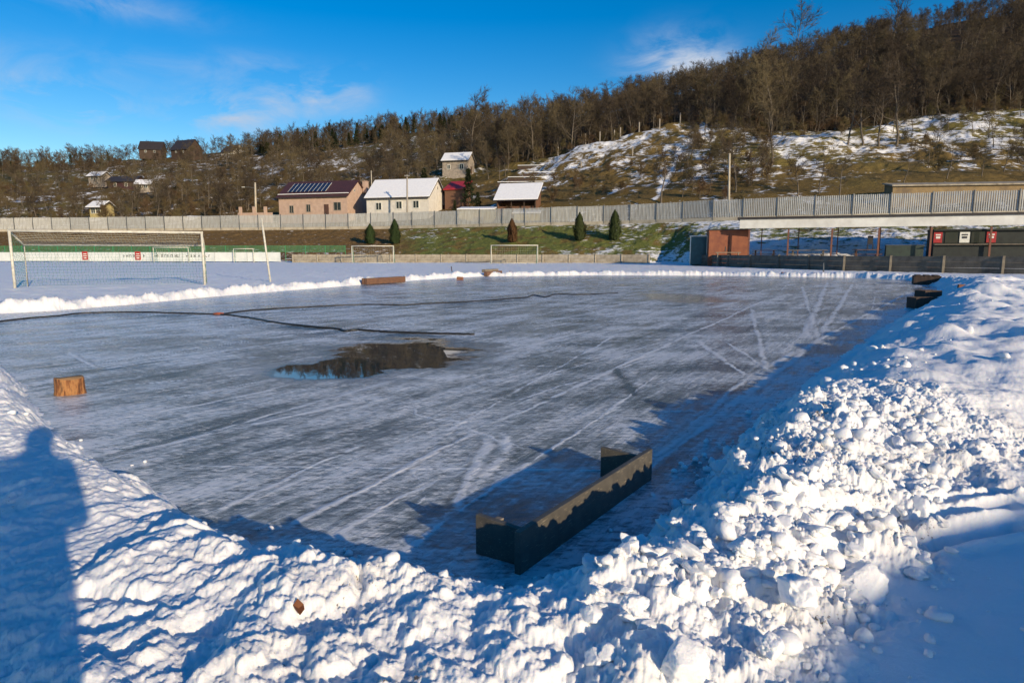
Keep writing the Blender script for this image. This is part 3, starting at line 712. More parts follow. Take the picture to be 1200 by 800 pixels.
# ---------------------------------------------------------------- fences and walls
def yk(px, K): return float(np.interp(px, *K))
def follow(px0, px1, K, off, step):
    """points along a boundary curve, about `step` metres apart"""
    raw = []
    n = 400
    for i in range(n + 1):
        px = px0 + (px1 - px0) * i / n; Y = yk(px, K) + off; raw.append(Vector(((px - 600) / (F * 1.01) * Y, Y, 0)))
    out = [raw[0]]; acc = 0
    for a, b in zip(raw, raw[1:]):
        acc += (b - a).length
        if acc >= step: out.append(b); acc = 0
    return out
def metal_fence():
    root = thing('metal_fence', 'long grey fence of upright corrugated metal slats above the embankment', 'fence')
    pts = follow(-330, 1420, K2, 0, 4.4)
    H_ = 2.55
    for i, p in enumerate(pts):
        zb = tz(p.x, p.y)
        m_ = MB().box((0, 0, H_ / 2 + .1), (.13, .13, H_ + .55)); o = m_.build('post', 'post_metal', root); o.location = (p.x, p.y - .1, zb + .25)
        if i + 1 < len(pts):
            q = pts[i + 1]; d = q - p; a = math.atan2(d.y, d.x); zq = tz(q.x, q.y); zl = (zb + zq) / 2
            n = int(d.length / .235); m_ = MB(); w = d.length / n
            rr = random.Random(i)
            for k in range(n):
                x0 = -d.length / 2 + (k + .5) * w
                m_.box((x0, .0, H_ / 2 + .5), (w * .70, .035, H_ + rr.uniform(-.05, .04)), 0)
                m_.box((x0, -.03, H_ / 2 + .5), (w * .34, .03, H_ - .06), 0)
            m_.box((0, .05, .9), (d.length, .05, .08)); m_.box((0, .05, H_ + .1), (d.length, .05, .08))
            o = m_.build('panel', 'fence_metal', root); c = (p + q) / 2
            slope = math.atan2(zq - zb, d.length)
            o.location = (c.x, c.y, zl + rr.uniform(-.05, .05)); o.rotation_euler = (rr.uniform(-.02, .02), -slope + rr.uniform(-.006, .006), a)
            m2 = MB().box((0, -.02, .2), (d.length + .05, .22, .62)); o2 = m2.build('plinth', 'concrete_pale', root); o2.location = (c.x, c.y, zl); o2.rotation_euler = (0, -slope, a)
    return root
metal_fence()
def concrete_wall(px0, px1, h, label, flip=False):
    root = thing('concrete_wall', label, 'wall')
    pts = follow(px0, px1, K0, 0, 3.6)
    for i, p in enumerate(pts):
        o = MB().box((0, 0, h / 2), (.2, .2, h + .08)).build('post', 'concrete' if not flip else 'concrete_shaded', root); o.location = (p.x, p.y - .05, .02)
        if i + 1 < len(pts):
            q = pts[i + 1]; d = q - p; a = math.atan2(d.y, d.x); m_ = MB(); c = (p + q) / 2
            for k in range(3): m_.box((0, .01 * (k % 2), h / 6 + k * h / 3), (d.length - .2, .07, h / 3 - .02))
            o = m_.build('panel', 'concrete_shaded' if flip else 'concrete', root, bevel=.01); o.location = (c.x, c.y, .02); o.rotation_euler = (0, 0, a)
    return root
concrete_wall(343, 784, 1.2, 'low pale concrete panel wall at the foot of the grassy embankment')
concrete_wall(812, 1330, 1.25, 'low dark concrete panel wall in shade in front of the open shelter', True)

def banner_fence():
    root = thing('banner_fence', 'row of white advertising boards along the far side of the pitch', 'advertising boards')
    pts = follow(-200, 342, K0, -.1, 5.0)
    rr = random.Random(3)
    for i in range(len(pts) - 1):
        p, q = pts[i], pts[i + 1]; d = q - p; a = math.atan2(d.y, d.x); c = (p + q) / 2
        o = MB().box((0, 0, .82), (d.length - .05, .05, 1.35)).build('panel', 'banner', root); o.location = (c.x, c.y, .03); o.rotation_euler = (0, 0, a)
        pm = MB().box((0, .09, .85), (.08, .08, 1.7)).build('post', 'post_metal', root); pm.location = (p.x, p.y, 0)
        px = 600 + F * 1.01 * c.x / c.y
        if 145 < px < 240:
            m_ = MB(); x = -1.9
            while x < 1.8:
                s = rr.uniform(.12, .3); hh = rr.uniform(.22, .42)
                m_.box((x, -.045, .95), (.06, .03, hh)); m_.box((x + s / 2, -.045, .95 + rr.choice([-1, 0, 1]) * hh / 2.4), (s, .03, .06))
                if rr.random() < .6: m_.box((x + s, -.045, .95), (.055, .03, hh))
                x += s + rr.uniform(.12, .5)
            l = m_.build('lettering', 'ink', root); l.location = o.location; l.rotation_euler = o.rotation_euler
    for px in (99, 161):
        Y = yk(px, K0) - .2; x = (px - 600) / (F * 1.01) * Y
        o = MB().box((0, 0, 1.0), (.85, .04, 1.25)).build('poster', 'red_paint', root); o.location = (x, Y, .02)
        o2 = MB().box((0, -.035, 1.25), (.5, .02, .12)).box((0, -.035, .95), (.6, .02, .1)).box((0, -.035, .65), (.4, .02, .14)).build('lettering', 'white_paint', o)
banner_fence()
def green_rail():
    root = thing('green_fence', 'green wire mesh fence in front of the brown grassy bank', 'fence')
    pts = follow(-250, 418, K0, 2.2, 3.0)
    for i, p in enumerate(pts):
        o = MB().box((0, 0, 1.2), (.07, .07, 2.5)).build('post', 'green_paint', root); o.location = (p.x, p.y, .1)
        if i + 1 < len(pts):
            q = pts[i + 1]; d = q - p; a = math.atan2(d.y, d.x); c = (p + q) / 2; m_ = MB()
            m_.box((0, 0, 2.38), (d.length, .05, .05)).box((0, 0, 1.5), (d.length, .05, .05))
            for k in range(15): m_.box((-d.length / 2 + (k + .5) * d.length / 15, 0, 1.94), (.045, .012, .86))
            for k in range(5): m_.box((0, .012, 1.6 + k * .16), (d.length, .01, .035))
            o = m_.build('mesh_panel', 'green_paint', root); o.location = (c.x, c.y, .1); o.rotation_euler = (0, 0, a)
green_rail()

print('T', round(time.time() - T0, 1))
# ---------------------------------------------------------------- goals
def net_obj(parent, quadpts, nu, nv, m, sag=.1, th=.012, name='net'):
    a, b, c, d = [Vector(p) for p in quadpts]; me = bpy.data.meshes.new(name); vs = []; fs = []
    for j in range(nv + 1):
        for i in range(nu + 1):
            s, t = i / nu, j / nv; p = (a * (1 - s) + b * s) * (1 - t) + (d * (1 - s) + c * s) * t
            p.z -= sag * (math.sin(math.pi * t) * .8 + .5 * abs(math.sin(s * 9.4)) * (1 - t)); p.x += .03 * math.sin(j * 2.1 + i); vs.append(p)
    for j in range(nv):
        for i in range(nu):
            k = j * (nu + 1) + i; fs.append([k, k + 1, k + nu + 2, k + nu + 1])
    me.from_pydata([tuple(v) for v in vs], [], fs); o = link(name, me, m, parent)
    w = o.modifiers.new('w', 'WIREFRAME'); w.thickness = th; w.use_replace = True; w.use_even_offset = False
    return o
def goal(px_r, Y, W, Hh, dep, rz, label, r=.055, netm='net_white', near=False, group=None):
    base = gp(px_r, 310) ; x = X_at(px_r, Y, 300)
    root = thing('football_goal', label, 'goal', (x, Y, .04), rz, group)       # origin at the right post, goal runs to local -x, net to +y
    for xx in (0, -W):
        MB().tube([(xx, 0, 0), (xx, 0, Hh)], r, 10).build('post', 'old_white', root, True)
    MB().tube([(r, 0, Hh), (-W - r, 0, Hh)], r, 10).build('crossbar', 'old_white', root, True)
    bh = Hh * (.76 if near else .98); bt = dep * (1 if near else .45)
    if near:
        MB().tube([(0, dep, bh), (-W, dep, bh)], r * .55, 8).build('rear_bar', 'old_white', root, True)
        for xx in (0, -W):
            MB().tube([(xx, .1, Hh - .02), (xx, dep, bh), (xx, dep, 0)], r * .6, 8).build('net_support', 'old_white', root, True)
    else:
        for xx in (0, -W):
            MB().tube([(xx, 0, Hh), (xx, bt, Hh), (xx, dep, 0)], r * .6, 8).build('net_support', 'old_white', root, True)
        MB().tube([(0, dep, .04), (-W, dep, .04)], r * .6, 8).build('ground_bar', 'old_white', root, True)
    st_ = .14 if near else .3; th_ = .010 if near else .014
    net_obj(root, [(0, 0, Hh), (-W, 0, Hh), (-W, bt, bh), (0, bt, bh)], int(W / st_), 10 if near else 4, netm, .12 if near else .05, th_)
    net_obj(root, [(0, bt, bh), (-W, bt, bh), (-W, dep, 0.05), (0, dep, .05)], int(W / st_), int(bh / st_), netm if not near else 'net_green', .0, th_)
    for xx in (0, -W):
        net_obj(root, [(xx, 0, Hh), (xx, bt, bh), (xx, dep, .05), (xx, 0, .05)], 8, int(Hh / st_), 'net_green', 0, th_)
    return root
goal(238, 30.5, 7.32, 2.44, 1.9, R(23), 'large white football goal with a sagging net at the left of the ice', .055, 'net_white', True)
goal(461, 90, 5.6, 2.35, 1.8, R(4), 'white football goal left of the tallest thuja, before the concrete wall', .06, group=None)
goal(630, 86, 6.1, 2.4, 1.9, R(4), 'white football goal at the far bank below the brown thuja', .06)
goal(221, 97, 5.0, 2.2, 1.6, R(4), 'small white football goal in front of the lettered advertising boards', .06)
goal(297, 96, 2.8, 2.0, 1.4, R(4), 'narrow grey football goal beside the blank end of the advertising boards', .05)

# leaning pole near the goal
a = gp(317, 331); b = at(306.5, 256, a.y + .3)
po = MB().tube([a, b], .05, 10).build('pole', 'old_white', None, True); tag(po, 'slim white pole leaning left beside the large goal', 'pole')
def stick(px, y0, y1, r, m, label, lean=0):
    a = gp(px, y1); b = at(px + lean, y0, a.y); o = MB().tube([a - Vector((0, 0, .05)), b], r, 6).build('stake', m, None, True); tag(o, label, 'stake')
stick(530, 312, 319.5, .035, 'wood_dark', 'short dark stake leaning in the snow behind the far bank', -1.2)
stick(965, 308, 320, .05, 'post_metal', 'dark upright stake in the far bank before the shaded wall')

print('T', round(time.time() - T0, 1))
# ---------------------------------------------------------------- things on the ice
def wall_board(px0, py0, px1, py1, h, th, m, name, label, cat, bev=.01):
    a = gp(px0, py0); b = gp(px1, py1); d = b - a; c = (a + b) / 2
    root = thing(name, label, cat, (c.x, c.y, 0), math.atan2(d.y, d.x)); return root, d.length
rt, Ln = wall_board(429, 334, 474, 331, 0, 0, None, 'timber_beam', 'brown timber beam lying at the far left bank of the ice', 'beam')
for k in range(2): MB().box((0, k * .2, .17), (Ln, .16, .30)).build('plank', 'wood_brown', rt, bevel=.015)
rt, Ln = wall_board(568, 324, 590, 322.5, 0, 0, None, 'timber_beam', 'short greyish timber beam at the far corner of the ice', 'beam')
MB().box((-.15, 0, .17), (Ln * .8, .25, .30)).build('plank', 'wood_brown', rt, bevel=.015); MB().box((.35, .5, .34), (Ln * .7, .3, .2)).build('plank', 'wood_grey', rt, bevel=.015)
def brick(px, py, label, w=.4, m='brick'):
    p = gp(px, py); o = MB().box((0, 0, .1), (w, w * .5, .2)).build('brick', m, None, bevel=.01); o.location = (p.x, p.y, max(0, H_at(p.x, p.y)) - .02); o.rotation_euler = (0, 0.06, rnd.uniform(-.4, .4)); tag(o, label, 'brick')
brick(599, 321.5, 'orange brick beside the short timber beam', .35)
brick(539, 328, 'pale orange brick on the ice edge between the two beams', .35)
brick(919, 323, 'orange brick in the far bank before the shelter', .4)
brick(1127, 352, 'orange brick on the right bank beside the black boxes', .3)

# round split log at the left edge
lg = MB(); n = 26; lr2 = random.Random(2)
ring = [1 + .08 * math.sin(3 * i / n * 6.28 + 1) + lr2.uniform(-.03, .03) for i in range(n)]
for zz, k in ((0, 1.06), (.05, 1.0), (.12, .98), (.185, .97), (.195, .94)):
    for i in range(n):
        an = 6.2832 * i / n; lg.v.append((math.cos(an) * .15 * k * ring[i], math.sin(an) * .13 * k * ring[i], zz + .012 * math.sin(an * 2)))
for j in range(4):
    for i in range(n): lg.f.append([j * n + i, j * n + (i + 1) % n, (j + 1) * n + (i + 1) % n, (j + 1) * n + i])
lg.f.append([4 * n + i for i in range(n)])
p = gp(75, 463); lo = lg.build('log', 'log', None, True); lo.location = (p.x, p.y + .1, -.01); tag(lo, 'short orange-brown cut log standing at the left edge of the ice', 'log')

# hoses
def hose(pxs, label, r=.02, cut=None):
    pts = [gp(*p, .018) for p in pxs]
    o_ = []
    for i in range(len(pts) - 1):
        p0 = pts[max(i - 1, 0)]; p1 = pts[i]; p2 = pts[i + 1]; p3 = pts[min(i + 2, len(pts) - 1)]
        for k in range(10):
            t = k / 10
            q = .5 * ((2 * p1) + (p2 - p0) * t + (2 * p0 - 5 * p1 + 4 * p2 - p3) * t * t + (3 * p1 - p0 - 3 * p2 + p3) * t ** 3); o_.append(q)
    o_.append(pts[-1]); hr_ = random.Random(len(pxs))
    o_ = [q + Vector((hr_.gauss(0, .012), hr_.gauss(0, .02), 0)) for q in o_]; o = MB().tube(o_, r, 6).build('hose', 'black_rubber', None, True); return tag(o, label, 'hose')
hose([(258, 368), (285, 371), (320, 377), (360, 382), (395, 385), (405, 387.5), (420, 386), (455, 388.5), (500, 390), (556, 391.5)], 'black hose in the middle of the ice ending beside the dark puddle', .022)
hose([(258, 368), (300, 363), (370, 359), (430, 356.5), (470, 357), (560, 352.5), (600, 349.5), (618, 348), (625, 345.8), (640, 347.5), (652, 344.5), (680, 345), (724, 343.2)], 'black hose running farther back to the right across the ice', .022)
hose([(-60, 385), (20, 374), (66, 370), (100, 366.5), (160, 365.5), (220, 367), (256, 368)], 'black hose running in from the left edge to the orange coupling', .02)
p = gp(256, 369); cp = MB().tube([(-.12, 0, .03), (.0, .01, .035), (.12, .04, .03)], [.026, .034, .026], 10).build('hose_coupling', 'orange', None, True); cp.location = (p.x, p.y, 0)
tag(cp, 'small orange coupling where the black hoses meet', 'coupling')

# low wooden goal: back board and two wings, tipped on the ice
def low_goal():
    hb = .225
    A = gp(606, 673, 0); B = gp(761, 561, 0); d = (B - A); Ln = d.length; a = math.atan2(d.y, d.x); n = Vector((-math.sin(a), math.cos(a), 0))
    root = thing('hockey_goal', 'low dark wooden practice goal of worn boards on the ice', 'goal', (A.x, A.y, 0), a)
    MB().box((Ln / 2, 0, hb / 2), (Ln, .035, hb)).build('back_board', 'board', root, bevel=.004)
    for k, x in enumerate((.10, Ln - .12)):
        m_ = MB(); W = .29
        sk = -.02
        m_.poly([(x - .017, .02, 0), (x - .017 + sk, .02 + W, 0), (x - .017 + sk, .02 + W, hb - .005), (x - .017, .02, hb - .03)], (.034, 0, 0))
        m_.build('side_board', 'board', root, bevel=.003)
        MB().box((x + .035, .02 + W - .10, hb / 2 - .01), (.035, .045, hb - .03)).build('cleat', 'wood_grey', root, bevel=.003)
    return root
low_goal()

# dark boxes at the far right bank
def crate_goal(px, py, L_, W, h, rz, label, slats=False):
    p = gp(px, py); root = thing('wooden_crate', label, 'crate', (p.x, p.y, 0), rz)
    t = .05
    MB().box((0, -W / 2, h / 2), (L_, t, h)).build('side_board', 'wood_dark', root, bevel=.006); MB().box((0, W / 2, h / 2), (L_, t, h)).build('side_board', 'wood_dark', root, bevel=.006)
    for s in (-1, 1): MB().box((s * (L_ / 2 - t / 2), 0, h / 2), (t, W - t, h - .01)).build('end_board', 'wood_dark', root, bevel=.006)
    if slats:
        for k in range(3): MB().box(((k - 1) * L_ / 3.1, 0, h + .02), (L_ / 4.6, W + .1, .045)).build('slat', 'wood_dark', root, bevel=.006)
    return root
crate_goal(1082, 361, .70, .45, .31, R(-4), 'open black box at the right bank, the nearer of the two')
crate_goal(1087, 352, .62, .42, .34, R(8), 'small open black box just behind the nearest box')
crate_goal(1085, 333, 1.15, 1.1, .42, R(-28), 'dark slatted crate in the far right corner of the ice', True)

print('T', round(time.time() - T0, 1))
# ---------------------------------------------------------------- shelter on the right
P0 = Vector((X_at(866, 68.5), 68.5, 0)); P1 = Vector((X_at(1165, 60), 60, 0))
e = (P1 - P0); LS = e.length; ang = math.atan2(e.y, e.x)
nb = Vector((-math.sin(ang), math.cos(ang), 0))     # away from the rink
sh = thing('open_shelter', 'long open shelter with a white fascia and rusty posts behind the dark wall', 'shelter', P0 + nb * .8, ang)
LS2 = LS + 12
MB().box((LS2 / 2, 0, 4.52), (LS2, .12, 1.0)).build('fascia', 'fascia', sh)
MB().box((LS2 / 2, 2.6, 5.0), (LS2 + .5, 5.6, .12)).box((LS2 / 2, -.1, 5.12), (LS2 + .5, .25, .10)).build('roof', 'roof_dark', sh)
def px_local(px):   # local x along the shelter front seen at pixel column px
    m_ = (px - 600) / (F * 1.01); b_ = P0 + nb * .8; ex, ey = math.cos(ang), math.sin(ang)
    return (m_ * b_.y - b_.x) / (ex - m_ * ey)
for px in (877, 923, 974, 1029, 1090, 1160): MB().box((px_local(px), .15, 1.95), (.16, .16, 3.9)).build('post', 'rust_post', sh)
for px in (890, 936, 985, 1038, 1100): MB().box((px_local(px), 4.9, 2.4), (.10, .10, 4.8)).build('post', 'rust_post', sh)
m_ = MB()
for px in (877, 923, 974, 1029, 1090, 1160): m_.box((px_local(px), 2.6, 4.7), (.1, 5.0, .16))
m_.build('rafter', 'rust_post', sh)
MB().box((LS2 / 2, 2.9, .38), (LS2, 5.0, .76)).build('floor_slab', 'concrete_shaded', sh)
# kiosk under the right end
xk = px_local(1092)
ks = thing('kiosk', 'dark green kiosk with posters under the right end of the shelter', 'kiosk', (P0 + nb * 1.2 + Vector((math.cos(ang), math.sin(ang), 0)) * xk)[:], ang)
MB().box((5.2, 1.8, 1.15), (10, 3.4, 2.2)).box((5.2, 1.95, 2.9), (10, 3.1, 1.35)).box((5.2, 1.8, 3.65), (10.1, 3.5, .16)).build('wall', 'kiosk', ks)
MB().box((5.2, -.05, 2.28), (10, .5, .06)).build('counter', 'wood_grey', ks)
for (x, w, mm) in ((.55, .7, 'red_paint'), (2.7, .8, 'white_paint'), (4.8, .75, 'red_paint')):
    o = MB().box((x, .35, 2.95), (w, .05, 1.0)).build('poster', mm, ks)
    MB().box((x, .31, 3.2), (w * .6, .03, .12)).box((x, .31, 2.95), (w * .5, .03, .2)).build('print', 'ink' if mm == 'white_paint' else 'white_paint', o)
for x in (1.65, 3.75): MB().box((x, .37, 2.95), (1.05, .04, 1.05)).build('pane', 'glass', ks)
# tables and benches under the shelter
ed = Vector((math.cos(ang), math.sin(ang), 0))
def table(x, y, Lt, label, name='picnic_table', th_=.95, m='wood_grey', benches=True):
    root = thing(name, label, 'table', (P0 + nb * (y + .8) + ed * x + Vector((0, 0, .8)))[:], ang)
    MB().box((0, 0, th_), (Lt, .85, .07)).build('tabletop', m, root, bevel=.01)
    for s in (-1, 1):
        MB().bar((s * Lt * .38, -.35, 0), (s * Lt * .38, .25, th_ - .04), .08, .08).build('leg', m, root); MB().bar((s * Lt * .38 + .09, .35, 0), (s * Lt * .38 + .09, -.25, th_ - .04), .08, .08).build('leg', m, root)
    if benches:
        for s in (-1, 1):
            MB().box((0, s * .8, .55), (Lt, .3, .06)).build('bench_seat', m, root, bevel=.01)
            for q in (-1, 1): MB().box((q * Lt * .35, s * .8, .27), (.08, .25, .5)).build('bench_leg', m, root)
table(px_local(895), 2.2, 2.4, 'cluttered dark table at the left end of the shelter', m='wood_dark')
table(px_local(947), 1.6, 3.8, 'long pale-topped table in the middle of the shelter', th_=.95, m='wood_grey')
table(px_local(1018), 1.8, 2.6, 'wooden table with stacked seats right of the shelter middle', th_=1.0, m='wood_brown')
ch = thing('chair', 'dark upturned chair on the table in the shelter', 'chair', (P0 + nb * 2.6 + ed * px_local(1022) + Vector((0, 0, 1.84)))[:], ang)
MB().box((0, 0, .5), (.5, .5, .06)).build('seat', 'ink', ch); MB().box((0, .24, .95), (.5, .05, .8)).build('backrest', 'ink', ch)
for s in (-1, 1):
    for q in (-1, 1): MB().box((s * .22, q * .22, .24), (.05, .05, .48)).build('leg', 'ink', ch)
bx = thing('storage_chest', 'dark chest beside the kiosk inside the shelter', 'chest', (P0 + nb * 2.2 + ed * px_local(1062) + Vector((0, 0, .7)))[:], ang)
MB().box((0, 0, .75), (3.2, .9, 1.5)).build('body', 'dark_green', bx, bevel=.02); MB().box((0, 0, 1.53), (3.3, 1.0, .07)).build('lid', 'post_metal', bx, bevel=.01)

# rusty metal store and teal toilet
def store():
    Y = 71; x0 = X_at(832, Y); x1 = X_at(878, Y); W = x1 - x0
    root = thing('metal_store', 'rust-red metal store with double doors left of the shelter', 'shed', ((x0 + x1) / 2, Y, .1), R(-12))
    MB().box((0, 1.5, 1.9), (W, 3, 3.8)).build('wall', 'rust', root)
    for s in (-1, 1):
        d_ = MB().box((s * W / 4 - .15, -.05, 1.85), (W / 2 - .35, .06, 3.5)).build('door', 'rust', root, bevel=.01)
        MB().box((s * .18 - .15, -.11, 1.8), (.06, .05, .5)).build('handle', 'post_metal', d_)
    MB().box((0, 1.5, 3.86), (W + .25, 3.3, .1)).build('roof', 'roof_dark', root)
    b = thing('bench', 'pale bench in front of the rust-red store', 'bench', ((x0 + x1) / 2 - .6, Y - 1.6, .1), R(-10))
    MB().box((0, 0, 1.42), (2.6, .4, .08)).build('seat', 'wood_grey', b, bevel=.01)
    for s in (-1, 1): MB().box((s * 1.05, 0, .7), (.09, .35, 1.38)).build('leg', 'wood_grey', b)
    x2 = X_at(821, 73); t = thing('toilet_cabin', 'teal portable toilet cabin with white edges beside the rust-red store', 'toilet cabin', (x2, 73.5, .1), R(-12))
    MB().box((0, .6, 1.6), (1.75, 1.2, 3.1)).build('wall', 'teal', t, bevel=.02); MB().box((.05, -.03, 1.5), (1.2, .05, 2.6)).build('door', 'teal', t, bevel=.01)
    for s in (-1, 1): MB().box((s * .9, .0, 1.6), (.1, .1, 3.2)).build('corner_trim', 'white_paint', t)
    MB().box((0, .6, 3.24), (1.95, 1.4, .12)).build('roof', 'white_paint', t, bevel=.03)
store()

print('T', round(time.time() - T0, 1))
# ---------------------------------------------------------------- houses
def house(label, x, y, rz, Lx, W, ze, zr, wallm, roofm, wins=(), name='house', over=.5, snow=False, chim=None, solar=False, gable_win=True, side_wins=(), door=None, zb=None):
    """x,y = front right corner; length runs to local -x, depth to +y"""
    zb = zb if zb is not None else min(tz(x, y), tz(x - Lx, y)) - 1.0
    root = thing(name, label, 'house' if name == 'house' else 'shed', (x, y, zb), rz)
    he = ze - zb; hr = zr - zb
    m_ = MB(); m_.poly([(0, 0, 0), (0, 0, he), (0, W / 2, hr - .12), (0, W, he), (0, W, 0)], (-Lx, 0, 0)); m_.build('wall', wallm, root)
    rf = MB(); sl = (hr - he) / (W / 2); o_ = over; t_ = .16
    for s in (0, 1):
        y0 = -o_ if s == 0 else W + o_; z0 = he - o_ * sl
        rf.poly([(o_ * .8, y0, z0), (o_ * .8, W / 2, hr), (o_ * .8, W / 2, hr + t_), (o_ * .8, y0, z0 + t_)], (-Lx - 1.6 * o_, 0, 0))
    rf.build('roof', roofm, root)
    if snow:
        sm = MB()
        for s in (0, 1):
            y0 = -o_ + .05 if s == 0 else W + o_ - .05; z0 = he - (o_ - .05) * sl + t_ + .002
            sm.poly([(o_ * .75, y0, z0), (o_ * .75, W / 2, hr + t_), (o_ * .75, W / 2, hr + t_ + .2), (o_ * .75, y0, z0 + .17)], (-Lx - 1.5 * o_, 0, 0))
        sm.build('snow_cover', 'roof_snow', root, bevel=.05)
    g = MB().box((-Lx / 2, -o_ - .06, he - o_ * sl + .03), (Lx + 1.4 * o_, .13, .13)).build('gutter', 'roof_dark', root)
    for (u, w, h, zz) in wins:
        f = MB(); fx = -Lx * (1 - u)
        for dx, dz, ww, hh in ((0, h / 2, w + .12, .1), (0, -h / 2, w + .2, .1), (-w / 2, 0, .1, h), (w / 2, 0, .1, h), (0, 0, .07, h)): f.box((fx + dx, -.05, zz - zb + dz), (ww, .1, hh))
        fo = f.build('window', 'plaster_grey' if wallm == 'plaster_pink' else 'white_paint', root)
        MB().box((fx, -.02, zz - zb), (w, .05, h)).build('pane', 'glass', fo)
    for (v, w, h, zz) in side_wins:
        fo = MB().box((.03, v * W, zz - zb), (.07, w + .15, h + .15)).build('window', 'white_paint', root)
        MB().box((.05, v * W, zz - zb), (.06, w, h)).build('pane', 'glass', fo)
    if door:
        u, w, h, zz, side = door
        if side: MB().box((.03, u * W, zz - zb), (.08, w, h)).build('door', 'door_brown', root)
        else: MB().box((-Lx * (1 - u), -.03, zz - zb), (w, .08, h)).build('door', 'door_brown', root)
    if chim:
        cx_, cy_, cw, chh, cm = chim
        MB().box((cx_, cy_, hr + chh / 2 - 1.2), (cw, cw, chh + 2.4)).box((cx_, cy_, hr + chh), (cw + .15, cw + .15, .12)).build('chimney', cm, root)
    if solar:
        for k in range(9):
            u = .13 + k * .062; yy = W / 2 * .52; zz = he + (yy) * sl + .26
            sx = -Lx * (1 - u)
            MB().box((0, 0, 0), (Lx * .056, W / 2 * 1.18 * .62, .05)).build('solar_panel', 'solar', root).matrix_local = Matrix.Translation((sx, yy, zz)) @ Matrix.Rotation(math.atan(sl), 4, 'X')
        # white frame strips
        st_m = MB()
        for k in range(10):
            u = .13 + (k - .5) * .062; sx = -Lx * (1 - u); L2 = W / 2 * .6
            a_ = Vector((sx, W / 2 * .52 - L2 / 2, he + (W / 2 * .52 - L2 / 2) * sl + .27)); b_ = Vector((sx, W / 2 * .52 + L2 / 2, he + (W / 2 * .52 + L2 / 2) * sl + .27)); st_m.bar(a_, b_, .07, .05)
        st_m.build('panel_frame', 'white_paint', root)
        a_ = (0.2, .35, he + .35 * sl + .22); b_ = (-Lx - .2, .35, he + .35 * sl + .22); MB().bar(a_, b_, .7, .14).build('snow_strip', 'roof_snow', root)
    return root
Y1 = 142; x1 = X_at(408, Y1)
house('pink-brown house with dark roof and a row of solar panels', x1, Y1, R(-15), 16.8, 9.5, zpy(228.5, 142), zpy(211, 145), 'plaster_pink', 'roof_brown',
      [(.19, 1.0, 1.6, zpy(244.5, 143)), (.44, 1.0, 1.6, zpy(243.5, 143)), (.86, 1.7, 1.7, zpy(241.5, 142))], chim=(.7, 7.2, 1.0, .1, 'plaster_pink'), solar=True, side_wins=((.35, .35, .35, zpy(222, 143)),), door=(.70, 1.1, 2.2, zpy(245, 142), False))
Y2 = 136; x2 = X_at(503, Y2)
h2 = house('white house with snow-covered roof and three dark windows', x2, Y2, R(-16), 14.2, 9.4, zpy(229.5, 136), zpy(209.5, 139), 'plaster_white', 'roof_dark',
      [(.20, 1.3, 1.5, zpy(241, 137)), (.53, 1.3, 1.5, zpy(240, 137)), (.80, 1.3, 1.5, zpy(239.5, 137))], snow=True, side_wins=((.5, .3, .6, zpy(219, 138)),), door=(.85, 1.2, 2.4, zpy(245, 138), True))
Y3 = 188; x3 = X_at(549, Y3)
house('small grey hillside cottage with a snowy roof', x3, Y3, R(-14), 7.6, 6, zpy(187, 188), zpy(179, 190), 'plaster_grey', 'roof_dark', [(.75, 1.3, 1.5, zpy(195, 188)), (.25, .9, 1.2, zpy(195, 188))], snow=True, door=(.5, 1.0, 2.0, zpy(198, 188), True))
Y4 = 124; x4 = X_at(628, Y4)
def shed_dark():
    zb = tz(x4, Y4) - .6; ze = zpy(233, Y4); zr = zpy(216, Y4 + 4)
    root = thing('wooden_shed', 'dark wooden shed with a broad snow-covered roof above the fence', 'shed', (x4, Y4, zb), R(-16)); Lx = 7.8; he = ze - zb; hr = zr - zb
    MB().box((-Lx / 2, 3.9, he / 2 + .3), (Lx - .2, .15, he + 1)).poly([(0, .4, 0), (0, .4, he), (0, 3.8, hr - .2), (0, 3.8, 0)], (-.15, 0, 0)).poly([(-Lx, .4, 0), (-Lx, .4, he), (-Lx, 3.8, hr - .2), (-Lx, 3.8, 0)], (.15, 0, 0)).box((-Lx / 2, .9, he * .3), (Lx * .96, .12, he * .6)).build('wall', 'wood_brown', root)
    m_ = MB().poly([(.5, -.6, he - .3), (.5, 4.0, hr), (.5, 4.0, hr + .12), (.5, -.6, he - .15)], (-Lx - 1, 0, 0)); m_.build('roof', 'roof_dark', root)
    MB().poly([(.45, -.55, he - .148), (.45, 3.95, hr + .122), (.45, 3.95, hr + .35), (.45, -.55, he + .05)], (-Lx - .9, 0, 0)).build('snow_cover', 'roof_snow', root, bevel=.06)
    for u in (0.02, .3, .62, .98): MB().box((-Lx * u, .1, he / 2), (.16, .16, he)).build('post', 'wood_dark', root)
shed_dark()
# yellow outbuilding and lean-to behind the fence
def flat_shed(px0, px1, Y, ytop, label, wall, roofm='roof_snow', dep=3.5, rz=R(-8), name='outbuilding', hwall=None):
    xa, xb = X_at(px0, Y, ytop), X_at(px1, Y, ytop); zt = zpy(ytop, Y); zb = tz((xa + xb) / 2, Y) - .6
    root = thing(name, label, 'outbuilding', ((xa + xb) / 2, Y, zb), rz); W = xb - xa
    MB().poly([(-W / 2, 0, 0), (-W / 2, dep, 0), (-W / 2, dep, zt - zb + (1.7 if name == 'hut' else .40)), (-W / 2, 0, zt - zb - .1)], (W, 0, 0)).build('wall', wall, root)
    MB().poly([(-W / 2 - .25, -.4, zt - zb - .12), (-W / 2 - .25, dep + .3, zt - zb + (1.9 if name == 'hut' else .5)), (-W / 2 - .25, dep + .3, zt - zb + (2.1 if name == 'hut' else .68)), (-W / 2 - .25, -.4, zt - zb + .1)], (W + .5, 0, 0)).build('roof', roofm, root, bevel=.02)
    return root
